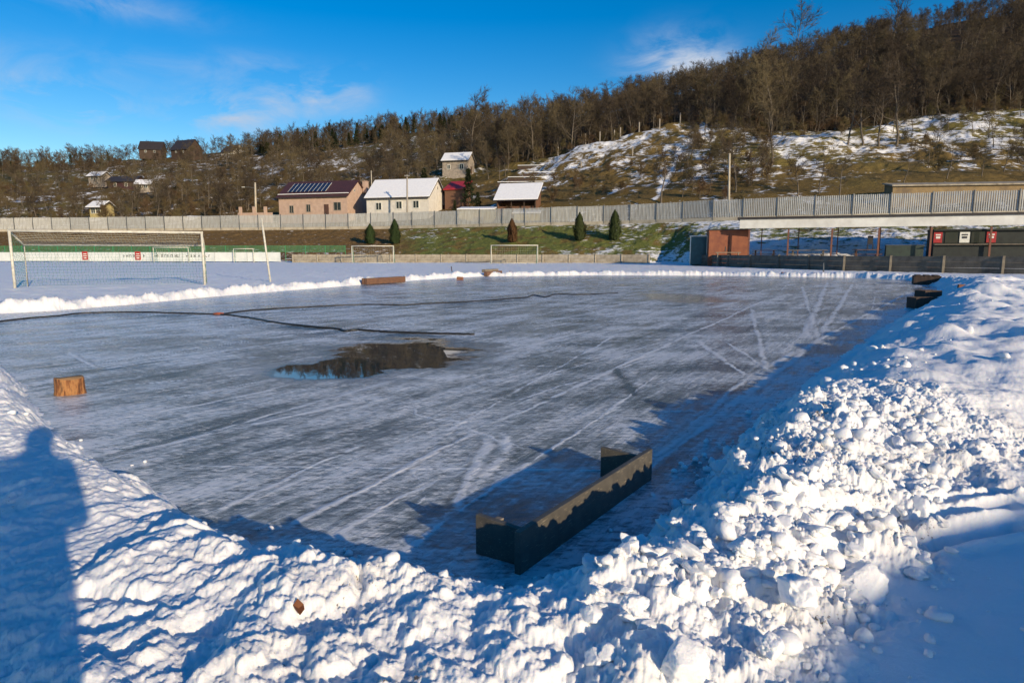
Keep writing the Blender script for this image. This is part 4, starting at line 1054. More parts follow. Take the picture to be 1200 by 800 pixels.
fs = flat_shed(537, 578, 124, 245, 'long low yellow outbuilding with snowy roof left of the dark shed', 'plaster_yellow')
MB().box((.4, -.03, 1.4), (2.0, .06, 1.2)).build('door', 'wood_grey', fs)
ln = flat_shed(602, 632, 119.5, 249.5, 'low lean-to with a sloping snowy roof under the dark shed', 'plaster_yellow', dep=2)
flat_shed(520, 545, 141, 222, 'small hut with a bright red roof right of the white house', 'wood_brown', 'roof_red', rz=R(-20), name='hut')
flat_shed(1053, 1215, 91, 216.5, 'long ochre rendered wall building above the fence at the right', 'ochre_old', 'concrete', dep=3, rz=R(-9), name='garage_block')
# left hillside houses
def chalet(px, py, Y, Lx, W, h, rise, rz, wm, rm, label, snow=False, name='chalet'):
    x = X_at(px, Y, py); zb = zpy(py, Y)
    return house(label, x, Y, rz, Lx, W, zb + h, zb + h + rise, wm, rm, [(.3, 1.2, 1.3, zb + h * .55), (.7, 1.2, 1.3, zb + h * .55)], snow=snow, name=name, over=.8, zb=zb - 2.5)
chalet(189, 182, 425, 13, 10, 4, 5.0, R(10), 'wood_dark', 'roof_dark', 'dark steep-roofed chalet on the skyline, leftmost of three', name='house')
chalet(221, 182, 420, 15, 11, 4.5, 6.0, R(-22), 'wood_dark', 'roof_dark', 'large dark chalet with the tallest roof on the left skyline', name='house')
chalet(274, 182, 420, 12, 9, 3, 4, R(-30), 'plaster_white', 'roof_dark', 'pale-gabled chalet half hidden by trees on the left skyline', name='house')
chalet(158, 222, 262, 12, 7, 3.4, 2.0, R(-8), 'roof_brown', 'roof_dark', 'dark red cabin among bare trees on the left hillside', name='house')
chalet(119, 212, 270, 6, 5, 2.2, 1.6, R(-10), 'plaster_grey', 'roof_dark', 'small cabin with snowy roof above the red cabin', True, name='house')
chalet(120, 253, 168, 3.6, 4, 2.4, 1.2, R(-10), 'plaster_yellow', 'roof_dark', 'tiny yellow garden hut with snowy roof behind the left fence', True, name='house')
chalet(176, 222, 250, 5, 5, 2.0, 1.5, R(10), 'plaster_grey', 'roof_dark', 'small snowy-roofed shed right of the dark red cabin', True, name='house')
# garden wall stubs left of the pink house
gw = thing('garden_wall', 'low pale garden wall with square pillars left of the pink house', 'wall', (X_at(300, 147), 147, 0), R(-12))
zg = zpy(252, 147)
MB().box((0, 0, zg - .6), (8.5, .3, 2.2)).build('base', 'plaster_pink', gw)
for x in (-3.6, -.2, 2.6): MB().box((x, 0, zg + .6), (.55, .5, 2.4)).build('pillar', 'plaster_pink', gw)

# poles
def pole(px, ytop, ybase, Y, r, m, label, arm=None):
    a = at(px - (px - 600) * .002, ybase, Y); b = at(px, ytop, Y)
    zb = tz(a.x, Y) - .5; root = thing('utility_pole', label, 'pole', (a.x, Y, zb))
    MB().tube([(0, 0, 0), (b.x - a.x, 0, b.z - zb)], [r, r * .7], 10).build('shaft', m, root, True)
    if arm == 'lamp':
        MB().tube([(0, 0, b.z - zb - 1.2), (-1.3, -.2, b.z - zb - 1.0), (-2.0, -.3, b.z - zb - 1.0)], .06, 6).build('lamp_arm', 'post_metal', root); MB().box((-2.3, -.3, b.z - zb - 1.03), (.7, .25, .12)).build('lamp_head', 'white_paint', root, bevel=.02)
    if arm == 'cross':
        MB().box((b.x - a.x, -.1, b.z - zb - .35), (.9, .1, .12)).build('crossarm', 'wood_dark', root)
        for s in (-1, 0, 1): MB().tube([(b.x - a.x + s * .38, -.1, b.z - zb - .3), (b.x - a.x + s * .38, -.1, b.z - zb - .05)], .05, 6).build('insulator', 'white_paint', root)
    return root, Vector((b.x, Y, b.z))
_, t1 = pole(299, 214, 252, 149, .26, 'concrete_pale', 'grey concrete street pole with a lamp arm left of the pink house', 'lamp')
_, t2 = pole(477, 205, 262, 131.5, .2, 'wood_pole', 'wooden utility pole in front of the white house', 'cross')
_, t3 = pole(855, 180, 240, 99, .2, 'concrete_pale', 'tall pale concrete pole above the fence at the right', None)
_, t4 = pole(435, 200, 215, 150, .14, 'concrete_pale', 'pale pole behind the roof of the pink house', None)
# ridge fence posts
for i, (px, yt, yb) in enumerate(((654, 158, 168), (686, 152, 164), (703, 147, 160), (720, 145, 156), (727, 144, 155), (749, 139, 150), (773, 134, 146), (797, 131, 142), (741, 180, 190), (681, 180, 187))):
    Y = 184 if i < 8 else 160
    b = at(px, yb, Y); z = tz(b.x, Y); h = (yb - yt) / F * Y
    o = MB().tube([(0, 0, -.5), (0, 0, h)], .16, 6).build('fence_post', 'wood_pole'); o.location = (b.x, Y, z)
    tag(o, 'pale fence post on the upper edge of the snowy meadow' if i < 8 else 'pale post standing alone in the middle of the meadow', 'post', 'posts along the upper meadow edge' if i < 8 else 'posts in the middle of the meadow')
# terrace walls in the gardens
for i, (px, py, Y, w, h, lab) in enumerate(((614, 203, 150, 12, .6, 'lowest'), (622, 197, 158, 11, .6, 'second'), (632, 190, 165, 8, .5, 'third'), (622, 176, 178, 7, .6, 'top'))):
    x = X_at(px, Y, py); z = tz(x, Y); root = thing('terrace_wall', 'dark timber garden terrace wall, %s of the flight' % ('lowest' if i == 0 else 'second from the bottom' if i == 1 else 'third from the bottom' if i == 2 else 'highest and shortest'), 'wall', (x, Y, z - .3), R(-6))
    MB().box((0, 0, h / 2 - .1), (w, .3, h + .2)).build('boards', 'wood_dark', root); MB().box((0, .2, h + .3), (w, .9, .14)).build('snow_cover', 'roof_snow', root, bevel=.04)

print('T', round(time.time() - T0, 1))
# ---------------------------------------------------------------- trees
def grow_tree(seed, Ht, spread, nlimb, nbr, ntw, trunk_r, start=.28, ang=(.5, 1.0), droop=0., twig_r=.013, twig_l=.55, multi=1, fork=False):
    r_ = random.Random(seed); T = MB(); Cw = MB()
    def curve(p, d, ln, n, wob, up):
        pts = [p.copy()]; d = d.normalized()
        for i in range(n):
            d = (d + Vector((r_.gauss(0, wob), r_.gauss(0, wob), r_.gauss(0, wob * .6) + up))).normalized(); p = p + d * ln / n; pts.append(p.copy())
        return pts, d
    def side(d, an):
        o = d.orthogonal().normalized(); q = Matrix.Rotation(r_.uniform(0, 6.283), 3, d) @ o
        return (d * math.cos(an) + q * math.sin(an)).normalized()
    def lerp(pts, t):
        f = t * (len(pts) - 1); i = min(int(f), len(pts) - 2); return pts[i].lerp(pts[i + 1], f - i), (pts[i + 1] - pts[i]).normalized()
    for mi in range(multi):
        d0 = Vector((r_.gauss(0, .06 if multi == 1 else .35), r_.gauss(0, .06 if multi == 1 else .35), 1))
        hh = Ht * (1 if multi == 1 else r_.uniform(.6, 1)); 
        tp, _ = curve(Vector((r_.gauss(0, .1) * (multi > 1) * 3, r_.gauss(0, .1) * (multi > 1) * 3, -.4)), d0, hh + .4, 9, .09, .03)
        rr = [trunk_r * (1 - .88 * i / 9) * (1 if multi == 1 else .6) for i in range(10)]; rr[0] *= 1.35
        T.tube(tp, rr, 6 if multi == 1 else 5, False)
        for li in range(nlimb):
            t = start + (1 - start) * ((li + r_.random()) / nlimb) ** .9; p, d = lerp(tp, min(t, .99))
            ln = spread * (1.05 - .62 * t) * r_.uniform(.75, 1.25); dd = side(d, r_.uniform(*ang))
            lp, _ = curve(p, dd, ln, 5, .16, .08 - droop); lr0 = max(.02, trunk_r * .42 * (1.1 - t))
            (T if li < nlimb * .6 else Cw).tube(lp, [lr0 * (1 - .8 * i / 5) for i in range(6)], 4, False)
            for bi in range(nbr):
                tb = .2 + .8 * (bi + r_.random()) / nbr; p2, d2 = lerp(lp, min(tb, .99)); l2 = ln * .42 * (1.15 - .5 * tb) * r_.uniform(.7, 1.3)
                bp, _ = curve(p2, side(d2, r_.uniform(.45, 1.0)), l2, 3, .18, .07 - droop); r2 = max(twig_r * 1.3, lr0 * .3); Cw.tube(bp, [r2, r2 * .8, r2 * .6, r2 * .4], 3, False)
                for ti in range(ntw):
                    p3, d3 = lerp(bp, r_.uniform(.15, 1)); l3 = twig_l * r_.uniform(.6, 1.5); e3 = side(d3, r_.uniform(.3, 1.0)); e3 = (e3 + Vector((0, 0, .15 - droop))).normalized()
                    q = p3 + e3 * l3; w = e3.orthogonal().normalized() * twig_r; w2 = e3.cross(w).normalized() * twig_r; b = len(Cw.v)
                    Cw.v += [tuple(p3 + w), tuple(p3 - w * .5 + w2 * .87), tuple(p3 - w * .5 - w2 * .87), tuple(q)]; Cw.f += [[b, b + 1, b + 3], [b + 1, b + 2, b + 3], [b + 2, b, b + 3]]
                    for tj in range(2):
                        p4 = p3.lerp(q, r_.uniform(.2, .8)); e4 = side(e3, r_.uniform(.4, .9)); q4 = p4 + e4 * l3 * .55; w = e4.orthogonal().normalized() * twig_r * .8; b = len(Cw.v)
                        Cw.v += [tuple(p4 + w), tuple(p4 - w), tuple(q4)]; Cw.f.append([b, b + 1, b + 2])
    return T.mesh('trunk', True), Cw.mesh('crown')
def conifer(seed, Ht, rad):
    r_ = random.Random(seed); T = MB(); T.tube([(0, 0, -.4), (0, 0, Ht * .95)], [.16, .03], 6); Cw = MB()
    for i in range(1500):
        t = r_.random() ** .8; z = Ht * (.12 + .88 * t); R_ = rad * (1 - t) * (.75 + .4 * math.sin(z * 5 + seed)) + .12; a = r_.uniform(0, 6.283); rr = R_ * r_.uniform(.35, 1.0)
        p = Vector((math.cos(a) * rr, math.sin(a) * rr, z - rr * .25)); d = Vector((math.cos(a) * r_.uniform(.4, 1), math.sin(a) * r_.uniform(.4, 1), r_.gauss(-.1, .3))).normalized() * r_.uniform(.3, .6); w = d.cross(Vector((r_.gauss(0, .5), r_.gauss(0, .5), 1))).normalized() * .13; b = len(Cw.v)
        Cw.v += [tuple(p - w), tuple(p + w), tuple(p + d + w * .3), tuple(p + d - w * .3)]; Cw.f.append([b, b + 1, b + 2, b + 3])
    return T.mesh('trunk', True), Cw.mesh('crown')
def thuja(seed, Ht, rad):
    r_ = random.Random(seed); T = MB(); T.tube([(0, 0, -.3), (0, 0, Ht * .8)], [.09, .02], 6); Cw = MB(); off = Vector((seed, 0, 0))
    for i in range(5200):
        t = r_.random(); z = Ht * (.03 + .97 * t); prof = math.sin(math.pi * min(1, (t * .86 + .16)) ** .85) ** .75
        a = r_.uniform(0, 6.283); nn = mnoise.noise(Vector((math.cos(a) * 1.6, math.sin(a) * 1.6, z * 1.1)) + off)
        R_ = rad * prof * (1 + .7 * nn + .28 * mnoise.noise(Vector((math.cos(a) * 5, math.sin(a) * 5, z * 4)) + off)); rr = R_ * r_.uniform(.55, 1.03) ** .5
        p = Vector((math.cos(a) * rr, math.sin(a) * rr, z)); d = Vector((math.cos(a) * .35 + r_.gauss(0, .3), math.sin(a) * .35 + r_.gauss(0, .3), 1)).normalized() * r_.uniform(.15, .34); w = d.cross(Vector((-math.sin(a), math.cos(a), .1))).cross(d).normalized() * r_.uniform(.03, .07); b = len(Cw.v)
        Cw.v += [tuple(p - w), tuple(p + w), tuple(p + d)]; Cw.f.append([b, b + 1, b + 2])
    return T.mesh('trunk', True), Cw.mesh('crown')
PT = {}
def proto(k, pair, cm, tm='bark'):
    pair[0].materials.append(M[tm]); pair[1].materials.append(M[cm]); PT[k] = pair
for i in range(4): proto('tall%d' % i, grow_tree(10 + i, 9.6 + i * .5, 4.9, 15, 8, 8, .15, .16, (.5, 1.15), twig_r=.02, twig_l=.72), 'twigs')
for i in range(3): proto('orch%d' % i, grow_tree(30 + i, 5.6, 3.6, 11, 7, 7, .13, .30, (.6, 1.15), twig_r=.014, twig_l=.45), 'twigs')
for i in range(3): proto('shrub%d' % i, grow_tree(50 + i, 3.6, 1.7, 6, 4, 6, .07, .08, (.4, .9), twig_r=.02, twig_l=.45, multi=5), 'twigs_shrub')
proto('con0', conifer(3, 9, 1.9), 'needles'); proto('con1', conifer(8, 7, 2.3), 'needles')
TREEN = {'tall': 'bare_tree', 'orch': 'fruit_tree', 'shrub': 'shrub', 'con': 'conifer'}
def plant(k, x, y, s, label, group=None, rz=None, sz=None, zoff=0, name=None, z=None):
    root = thing(name or TREEN[k.rstrip('0123456789')], label, 'shrub' if k.startswith('shrub') else 'tree', (x, y, (tz(x, y) if z is None else z) + zoff), rnd.uniform(0, 6.28) if rz is None else rz, group)
    root.scale = (s, s, sz or s)
    link('trunk', PT[k][0], None, root); link('crown', PT[k][1], None, root)
    return root
# named single trees
def pxtree(k, px, py, Y, hpx, label, group=None):
    x = X_at(px, Y, py); z = tz(x, Y); ht = {'tall': 10.5, 'orch': 5.6, 'shrub': 3.6, 'con': 8}[k.rstrip('0123456789')]
    s = hpx / F * Y / ht; return plant(k, x, Y, s, label, group)
for (k, px, py, Y, hp, lab) in (
    ('orch0', 905, 180, 132, 62, 'bare fruit tree right of centre with a straight dark trunk on the snow'),
    ('orch1', 1012, 168, 140, 62, 'bare fruit tree on the snow, left one of the upper row'),
    ('orch2', 1030, 172, 138, 60, 'bare spreading fruit tree, middle one of the upper row'),
    ('orch0', 1050, 178, 136, 70, 'bare fruit tree with tallest crown in the upper row'),
    ('orch1', 994, 166, 142, 58, 'leaning bare fruit tree at the left of the upper row'),
    ('orch2', 935, 222, 102, 40, 'small crooked fruit tree just above the fence'),
    ('orch1', 960, 222, 102, 44, 'thin fruit tree above the fence beside the crooked one'),
    ('orch0', 985, 228, 98, 46, 'two-stemmed fruit tree above the fence left of the ochre building'),
    ('orch2', 862, 215, 110, 52, 'yellowish young tree just behind the tall concrete pole'),
    ('orch0', 800, 222, 112, 26, 'small thin tree standing in patchy snow above the fence'),
    ('orch1', 775, 232, 112, 50, 'slender bare tree beside the snowy track'),
    ('tall1', 670, 166, 186, 62, 'large rounded bare tree with pale trunk at the meadow edge'),
    ('tall0', 932, 100, 250, 82, 'tall bare tree with a round crown rising over the wood skyline'),
    ('tall2', 885, 100, 250, 58, 'bare tree with open crown on the skyline left of the round one'),
    ('tall3', 1043, 70, 300, 70, 'thin pale tree standing above the top of the hill'),
    ('tall2', 905, 150, 165, 74, 'tall bare tree with pale trunk at the lower edge of the right wood'),
    ('tall0', 625, 175, 190, 66, 'broad brown bare tree left of the rounded one'),
    ('tall3', 553, 180, 215, 72, 'tall bare tree behind the hillside cottage'),
    ('con0', 549, 240, 138, 40, 'dark slim evergreen beside the red-roofed hut'),
    ('con1', 560, 244, 133, 26, 'bushy evergreen right of the slim one'),
    ('con1', 497, 205, 175, 30, 'green conifer behind the white house'),
    ('con0', 533, 246, 132, 18, 'low evergreen at the right corner of the white house'),
    ('shrub1', 124, 258, 158, 26, 'olive shrub beside the tiny yellow hut')): pxtree(k, px, py, Y, hp, lab)
# thujas on the bank
for i, (px, yb, yt, m, lab, w) in enumerate(((434, 286, 264, 'thuja', 'small green thuja, leftmost on the grassy bank', .9), (463, 286, 258.5, 'thuja', 'dark green thuja right beside the small leftmost one', .9), (600, 284, 258, 'thuja_brown', 'brownish dried thuja on the bank above the far goal', .8),
                                         (679, 282, 251, 'thuja', 'tall slim green thuja, left one of the right pair', .85), (720, 282, 248, 'thuja', 'tallest green thuja on the bank, right of the pair', .95))):
    # find where the sloping bank is seen at that pixel
    Yb = None
    for q in range(600):
        Y = yk(px, K0) + 1 + q * .08; x = X_at(px, Y, yb)
        if tz(x, Y) >= zpy(yb, Y): Yb = Y; break
    Yb = Yb or yk(px, K0) + 6
    Ht = (yb - yt) / F * Yb
    pr = thuja(70 + i, Ht, w); pr[0].materials.append(M['bark']); pr[1].materials.append(M[m]); x = X_at(px, Yb, yb)
    root = thing('thuja', lab, 'shrub', (x, Yb, tz(x, Yb) - .05)); link('trunk', pr[0], None, root); link('crown', pr[1], None, root)

# woods: individuals first (the ones that show largest), the rest as one mass
tr = random.Random(99); spots = []
def region(n, pxr, yr, kinds, cond=None, smin=.75, smax=1.2, mind=1.8):
    c = 0; tries = 0
    while c < n and tries < n * 30:
        tries += 1
        px = tr.uniform(*pxr); lo, hi = yr(px) if callable(yr) else yr; Y = lo + (hi - lo) * tr.random() ** 1.3; x = (px - 600) / (F * 1.01) * Y
        if cond and not cond(px, Y): continue
        if any((x - a[0]) ** 2 + (Y - a[1]) ** 2 < mind ** 2 for a in spots[-400:]): continue
        spots.append((x, Y, tr.choice(kinds), tr.uniform(smin, smax), px)); c += 1
T4 = ['tall0', 'tall1', 'tall2', 'tall3']; SH = ['shrub0', 'shrub1', 'shrub2']; O3 = ['orch0', 'orch1', 'orch2']
# keep views on the houses, the meadow and the snow slope open
def woodedge(px): return float(np.interp(px, [560, 640, 700, 800, 830, 900, 1000, 1150, 1250, 1600], [200, 188, 186, 189, 175, 166, 163, 158, 155, 150]))
def clear_left(px, Y):
    if 395 < px < 450 and Y > 230 and Y < 350: return False       # snowy clearing
    if 150 < px < 290 and Y > 395: return False
    if 95 < px < 185 and 215 < Y < 258: return False
    if 500 < px < 570 and 140 < Y < 195: return False
    return True
region(230, (560, 1330), lambda p: (woodedge(p), woodedge(p) + 22), T4 + ['orch0', 'orch2'], smin=.7, smax=1.2, mind=2.3)
region(460, (560, 1340), lambda p: (woodedge(p) + 20, 330), T4 + ['tall1'], smin=.65, smax=1.3, mind=2.7)
region(260, (640, 1340), lambda p: (330, 460), T4, smin=.9, smax=1.3, mind=3)
region(170, (440, 600), (175, 330), T4 + O3, clear_left, .7, 1.0, 2.6)
region(190, (-180, 470), (170, 300), O3 + T4[:2] + SH, clear_left, .7, 1.05, 2.4)
region(240, (-180, 480), (290, 420), O3 + T4 + SH, clear_left, .7, 1.05, 2.8)
region(160, (-180, 560), (400, 470), T4 + ['con0', 'con1'], clear_left, .6, .9, 3)
region(300, (-180, 560), (405, 455), SH, clear_left, .9, 1.5, 1.5)
region(110, (300, 560), (380, 440), ['con0', 'con1', 'tall0', 'tall2'], None, .8, 1.25, 3)
region(70, (-180, 320), (155, 185), O3 + SH + ['tall1'], lambda p, Y: not 98 < p < 132, .6, .9, 2.4)
region(64, (840, 1300), (100, 160), O3 + SH[:1], lambda p, Y: not (870 < p < 1050 and Y < 150), .6, .9, 4)
region(60, (780, 900), (110, 175), O3 + SH, lambda p, Y: p < 812 + (Y - 108) * .6 and p > 800 or p > 815, .6, .95, 2.6)
region(60, (560, 850), (122, 150), SH, None, .35, .7, 2)
region(140, (560, 1330), lambda p: (woodedge(p) - 4, woodedge(p) + 6), SH, None, .5, .95, 1.5)
ht = {'tall': 10.5, 'orch': 5.6, 'shrub': 3.6, 'con': 8}
def size_of(s): return ht[s[2].rstrip('0123456789')] * s[3] / s[1]
lists = {}
for s in spots: lists.setdefault(s[2].rstrip('0123456789'), []).append(s)
rest = []
LB = {'tall': lambda s: ('bare brown tree in the wood above the snowy meadow' if s[4] > 560 else 'bare brown tree on the wooded left hillside', 'bare trees of the right wood' if s[4] > 560 else 'bare trees of the left hillside'),
      'orch': lambda s: ('low spreading bare tree on the right slope above the fence' if s[4] > 640 else 'low spreading bare tree on the left hillside', 'low trees of the right slope' if s[4] > 640 else 'low trees of the left hillside'),
      'shrub': lambda s: ('leafless brown shrub on the right slope and meadow' if s[4] > 560 else 'leafless brown shrub on the left hillside', 'shrubs of the right slope' if s[4] > 560 else 'shrubs of the left hillside'),
      'con': lambda s: ('dark conifer among the bare trees on the left skyline', 'conifers of the left skyline')}
LIM = {'tall': 290, 'orch': 285, 'shrub': 300, 'con': 300}
for kind, ls in lists.items():
    ls.sort(key=lambda s: -size_of(s) * (1 if 0 < s[4] < 1200 else .2))
    for s in ls[:LIM[kind]]:
        lab, grp = LB[kind](s); plant(s[2], s[0], s[1], s[3], lab, grp, tr.uniform(0, 6.28), s[3] * tr.uniform(.85, 1.15))
    rest += ls[LIM[kind]:]
# the far wood: one object whose points carry whole trees
Yr = random.Random(5)
for i in range(420):
    px = Yr.uniform(-180, 1340); Y = Yr.uniform(300, 480) if px > 560 else Yr.uniform(430, 480)
    rest.append(((px - 600) / (F * 1.01) * Y, Y, Yr.choice(T4), Yr.uniform(.8, 1.2), px))
for i in range(420):   # underwood
    px = Yr.uniform(-180, 1340); e_ = woodedge(px) if px > 560 else 170; Y = Yr.uniform(e_ + 2, e_ + 130)
    if px < 560 and not clear_left(px, Y): continue
    rest.append(((px - 600) / (F * 1.01) * Y, Y, Yr.choice(SH), Yr.uniform(.6, 1.1), px))
def forest(name, pts, key):
    me = bpy.data.meshes.new(name); me.from_pydata([(p[0], p[1], tz(p[0], p[1]) - .1) for p in pts], [], [])
    sc_ = me.attributes.new('size', 'FLOAT', 'POINT'); sc_.data.foreach_set('value', [p[3] for p in pts])
    ro = me.attributes.new('turn', 'FLOAT', 'POINT'); ro.data.foreach_set('value', [Yr.uniform(0, 6.28) for _ in pts])
    ki = me.attributes.new('pick', 'INT', 'POINT'); ki.data.foreach_set('value', [key.index(p[2]) for p in pts])
    o = link(name, me)
    ng = bpy.data.node_groups.new(name, 'GeometryNodeTree'); ng.interface.new_socket('Geometry', in_out='INPUT', socket_type='NodeSocketGeometry'); ng.interface.new_socket('Geometry', in_out='OUTPUT', socket_type='NodeSocketGeometry')
    gi = ng.nodes.new('NodeGroupInput'); go = ng.nodes.new('NodeGroupOutput'); jn = ng.nodes.new('GeometryNodeJoinGeometry')
    def na(nm, ty):
        a = ng.nodes.new('GeometryNodeInputNamedAttribute'); a.data_type = ty; a.inputs[0].default_value = nm; return a.outputs[0]
    cb = ng.nodes.new('ShaderNodeCombineXYZ'); ng.links.new(na('turn', 'FLOAT'), cb.inputs[2])
    for k, nm in enumerate(key):
        for part in (0, 1):
            src = bpy.data.objects.new('wood_source', PT[nm][part])
            oi = ng.nodes.new('GeometryNodeObjectInfo'); oi.inputs[0].default_value = src
            ip = ng.nodes.new('GeometryNodeInstanceOnPoints'); cmp_ = ng.nodes.new('FunctionNodeCompare'); cmp_.data_type = 'INT'; cmp_.operation = 'EQUAL'
            ng.links.new(na('pick', 'INT'), cmp_.inputs[2]); cmp_.inputs[3].default_value = k
            ng.links.new(gi.outputs[0], ip.inputs['Points']); ng.links.new(cmp_.outputs[0], ip.inputs['Selection']); ng.links.new(oi.outputs['Geometry'], ip.inputs['Instance'])
            ng.links.new(cb.outputs[0], ip.inputs['Rotation']); ng.links.new(na('size', 'FLOAT'), ip.inputs['Scale']); ng.links.new(ip.outputs[0], jn.inputs[0])
    ng.links.new(jn.outputs[0], go.inputs[0]); md = o.modifiers.new('wood', 'NODES'); md.node_group = ng
    return tag(o, kind='stuff')
forest('distant_wood', rest, T4 + O3 + SH + ['con0', 'con1'])
print('spots', {k: len(v) for k, v in lists.items()}, 'rest', len(rest))

print('T', round(time.time() - T0, 1))
# ---------------------------------------------------------------- shadow casters behind the camera: the photographer and an added cabin
SUN_AZ = R(35); SUN_EL = R(14)
sdir = Vector((math.sin(SUN_AZ) * math.cos(SUN_EL), -math.cos(SUN_AZ) * math.cos(SUN_EL), math.sin(SUN_EL)))
cb_ = thing('shade_cabin', 'unseen wooden cabin added behind the photographer to shade the snow', 'shadow caster', (14.5, -4.78, 0), math.atan2(1.2, 1.85))  # invented cabin out of view, placed to shade the near snow on the right
MB().box((0, 0, 1.4), (16, 3, 2.8)).build('wall', 'wood_brown', cb_); MB().box((0, 0, 2.9), (16.6, 3.6, .2)).build('roof', 'roof_dark', cb_)
try:
    import bmesh
    def person_build():
        me = bpy.data.meshes.new('person')
        v = [(0, 0, .95, .17, .12), (0, .01, 1.32, .2, .14), (0, .02, 1.50, .07, .07), (0, .04, 1.63, .10, .11), (0, .03, 1.73, .08, .09)]; ed_ = [(0, 1), (1, 2), (2, 3), (3, 4)]
        for s in (-1, 1):
            b = len(v); v += [(s * .2, 0, 1.42, .08, .08), (s * .27, -.02, 1.15, .06, .06), (s * .12, .14, 1.22, .05, .05)]; ed_ += [(1, b), (b, b + 1), (b + 1, b + 2)]
            b = len(v); v += [(s * .11, 0, .85, .11, .11), (s * .12, .01, .48, .08, .08), (s * .13, 0, .08, .06, .06), (s * .14, .14, .04, .05, .04)]; ed_ += [(0, b), (b, b + 1), (b + 1, b + 2), (b + 2, b + 3)]
        me.from_pydata([q[:3] for q in v], ed_, [])
        bm = bmesh.new(); bm.from_mesh(me); lay = bm.verts.layers.skin.verify(); bm.verts.ensure_lookup_table()
        for i, q in enumerate(v): bm.verts[i][lay].radius = (q[3], q[4]); bm.verts[i][lay].use_root = (i == 0)
        bm.to_mesh(me); bm.free()
        o = link('person', me, 'cloth'); o.modifiers.new('skin', 'SKIN'); s = o.modifiers.new('sub', 'SUBSURF'); s.levels = 2; s.render_levels = 2
        return o
    po = person_build(); po.location = (-.05, -.30, .12); tag(po, 'person in dark winter clothes standing on the snow bank taking the photograph', 'person')
except Exception as ex: print('person failed', ex)

print('T', round(time.time() - T0, 1))
# ---------------------------------------------------------------- light, sky
sun = bpy.data.lights.new('sun', 'SUN'); sun.energy = 3.9; sun.angle = R(.55); sun.color = (1, .81, .56)
so = bpy.data.objects.new('sun', sun); C.objects.link(so); so.rotation_euler = (-sdir).to_track_quat('-Z', 'Y').to_euler()
w = bpy.data.worlds.new('World'); sc.world = w; w.use_nodes = True; nt = w.node_tree; bg = nt.nodes['Background']
sky = nt.nodes.new('ShaderNodeTexSky'); sky.sky_type = 'NISHITA'; sky.sun_disc = False; sky.sun_elevation = SUN_EL
sky.sun_rotation = math.atan2(sdir.x, sdir.y)
sky.air_density = 1.0; sky.dust_density = .3; sky.ozone_density = 2.5
hs = nt.nodes.new('ShaderNodeHueSaturation'); hs.inputs['Saturation'].default_value = 1.52; hs.inputs['Hue'].default_value = .509; hs.inputs['Value'].default_value = 1.02; L(nt, sky.outputs[0], hs.inputs['Color'])
tc = nt.nodes.new('ShaderNodeTexCoord'); 
def vm(op, a, b=None):
    n = nt.nodes.new('ShaderNodeVectorMath'); n.operation = op
    L(nt, a, n.inputs[0])
    if b is not None:
        if hasattr(b, 'is_linked'): L(nt, b, n.inputs[1])
        else: n.inputs[1].default_value = b
    return n
mp = nt.nodes.new('ShaderNodeMapping'); mp.inputs['Scale'].default_value = (1, 1, 2.2); L(nt, tc.outputs['Generated'], mp.inputs[0])
cn = N(nt, 'ShaderNodeTexNoise', Scale=9, Detail=9, Roughness=.62); cn.inputs['Distortion'].default_value = .5; L(nt, mp.outputs[0], cn.inputs['Vector'])
acc = None
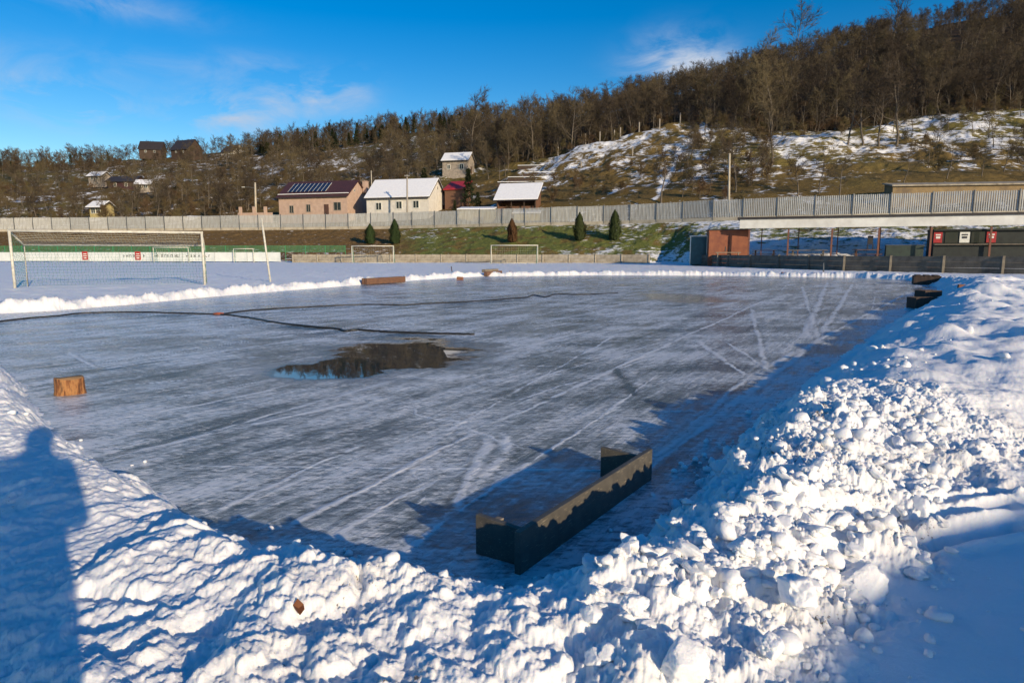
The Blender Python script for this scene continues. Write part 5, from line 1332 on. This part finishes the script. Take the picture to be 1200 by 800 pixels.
for (px, py, rx, ry, s) in ((268, 135, .06, .03, 1.1), (365, 112, .065, .026, .9), (320, 128, .03, .02, .35), (790, 74, .055, .032, 1.4), (835, 88, .045, .026, .8), (90, 122, .055, .025, 1.1), (215, 78, .09, .016, .3), (300, 72, .05, .012, .3), (120, 2, .10, .016, .5), (410, 100, .03, .02, .35), (-20, 80, .1, .03, .5)):
    d = ray(px, py).normalized(); rt_ = Vector((d.y, -d.x, 0)).normalized(); up_ = rt_.cross(d)
    df = vm('SUBTRACT', tc.outputs['Generated'], d)
    a = vm('DOT_PRODUCT', df.outputs[0], rt_ / rx); b = vm('DOT_PRODUCT', df.outputs[0], up_ / ry)
    cmb = nt.nodes.new('ShaderNodeCombineXYZ'); L(nt, a.outputs['Value'], cmb.inputs[0]); L(nt, b.outputs['Value'], cmb.inputs[1])
    dc = vm('DOT_PRODUCT', tc.outputs['Generated'], d)
    ln_ = vm('LENGTH', cmb.outputs[0]); e1 = N(nt, 'ShaderNodeMath', operation='MULTIPLY'); L(nt, ln_.outputs['Value'], e1.inputs[0]); L(nt, ln_.outputs['Value'], e1.inputs[1])
    e2 = N(nt, 'ShaderNodeMath', operation='MULTIPLY'); L(nt, e1.outputs[0], e2.inputs[0]); e2.inputs[1].default_value = -1
    e3 = N(nt, 'ShaderNodeMath', operation='EXPONENT'); L(nt, e2.outputs[0], e3.inputs[0])
    gt = N(nt, 'ShaderNodeMath', operation='GREATER_THAN'); L(nt, dc.outputs['Value'], gt.inputs[0]); gt.inputs[1].default_value = 0
    e4 = N(nt, 'ShaderNodeMath', operation='MULTIPLY'); L(nt, e3.outputs[0], e4.inputs[0]); L(nt, gt.outputs[0], e4.inputs[1])
    e5 = N(nt, 'ShaderNodeMath', operation='MULTIPLY'); L(nt, e4.outputs[0], e5.inputs[0]); e5.inputs[1].default_value = s
    if acc is None: acc = e5.outputs[0]
    else:
        ad = N(nt, 'ShaderNodeMath', operation='ADD'); L(nt, acc, ad.inputs[0]); L(nt, e5.outputs[0], ad.inputs[1]); acc = ad.outputs[0]
cf = ramp(nt, cn.outputs[0], [(.42, 0), (.70, 1)])
mm = N(nt, 'ShaderNodeMath', operation='MULTIPLY'); L(nt, acc, mm.inputs[0]); L(nt, cf, mm.inputs[1]); mm.use_clamp = True
cl = mix(nt, mm.outputs[0], hs.outputs[0], (3.6, 4.2, 5.2))
L(nt, cl, bg.inputs['Color']); bg.inputs['Strength'].default_value = .108

sc.view_settings.view_transform = 'Standard'; sc.view_settings.look = 'None'; sc.view_settings.exposure = .40; sc.view_settings.gamma = 1
sc.view_settings.use_curve_mapping = False
sc.render.engine = 'CYCLES'
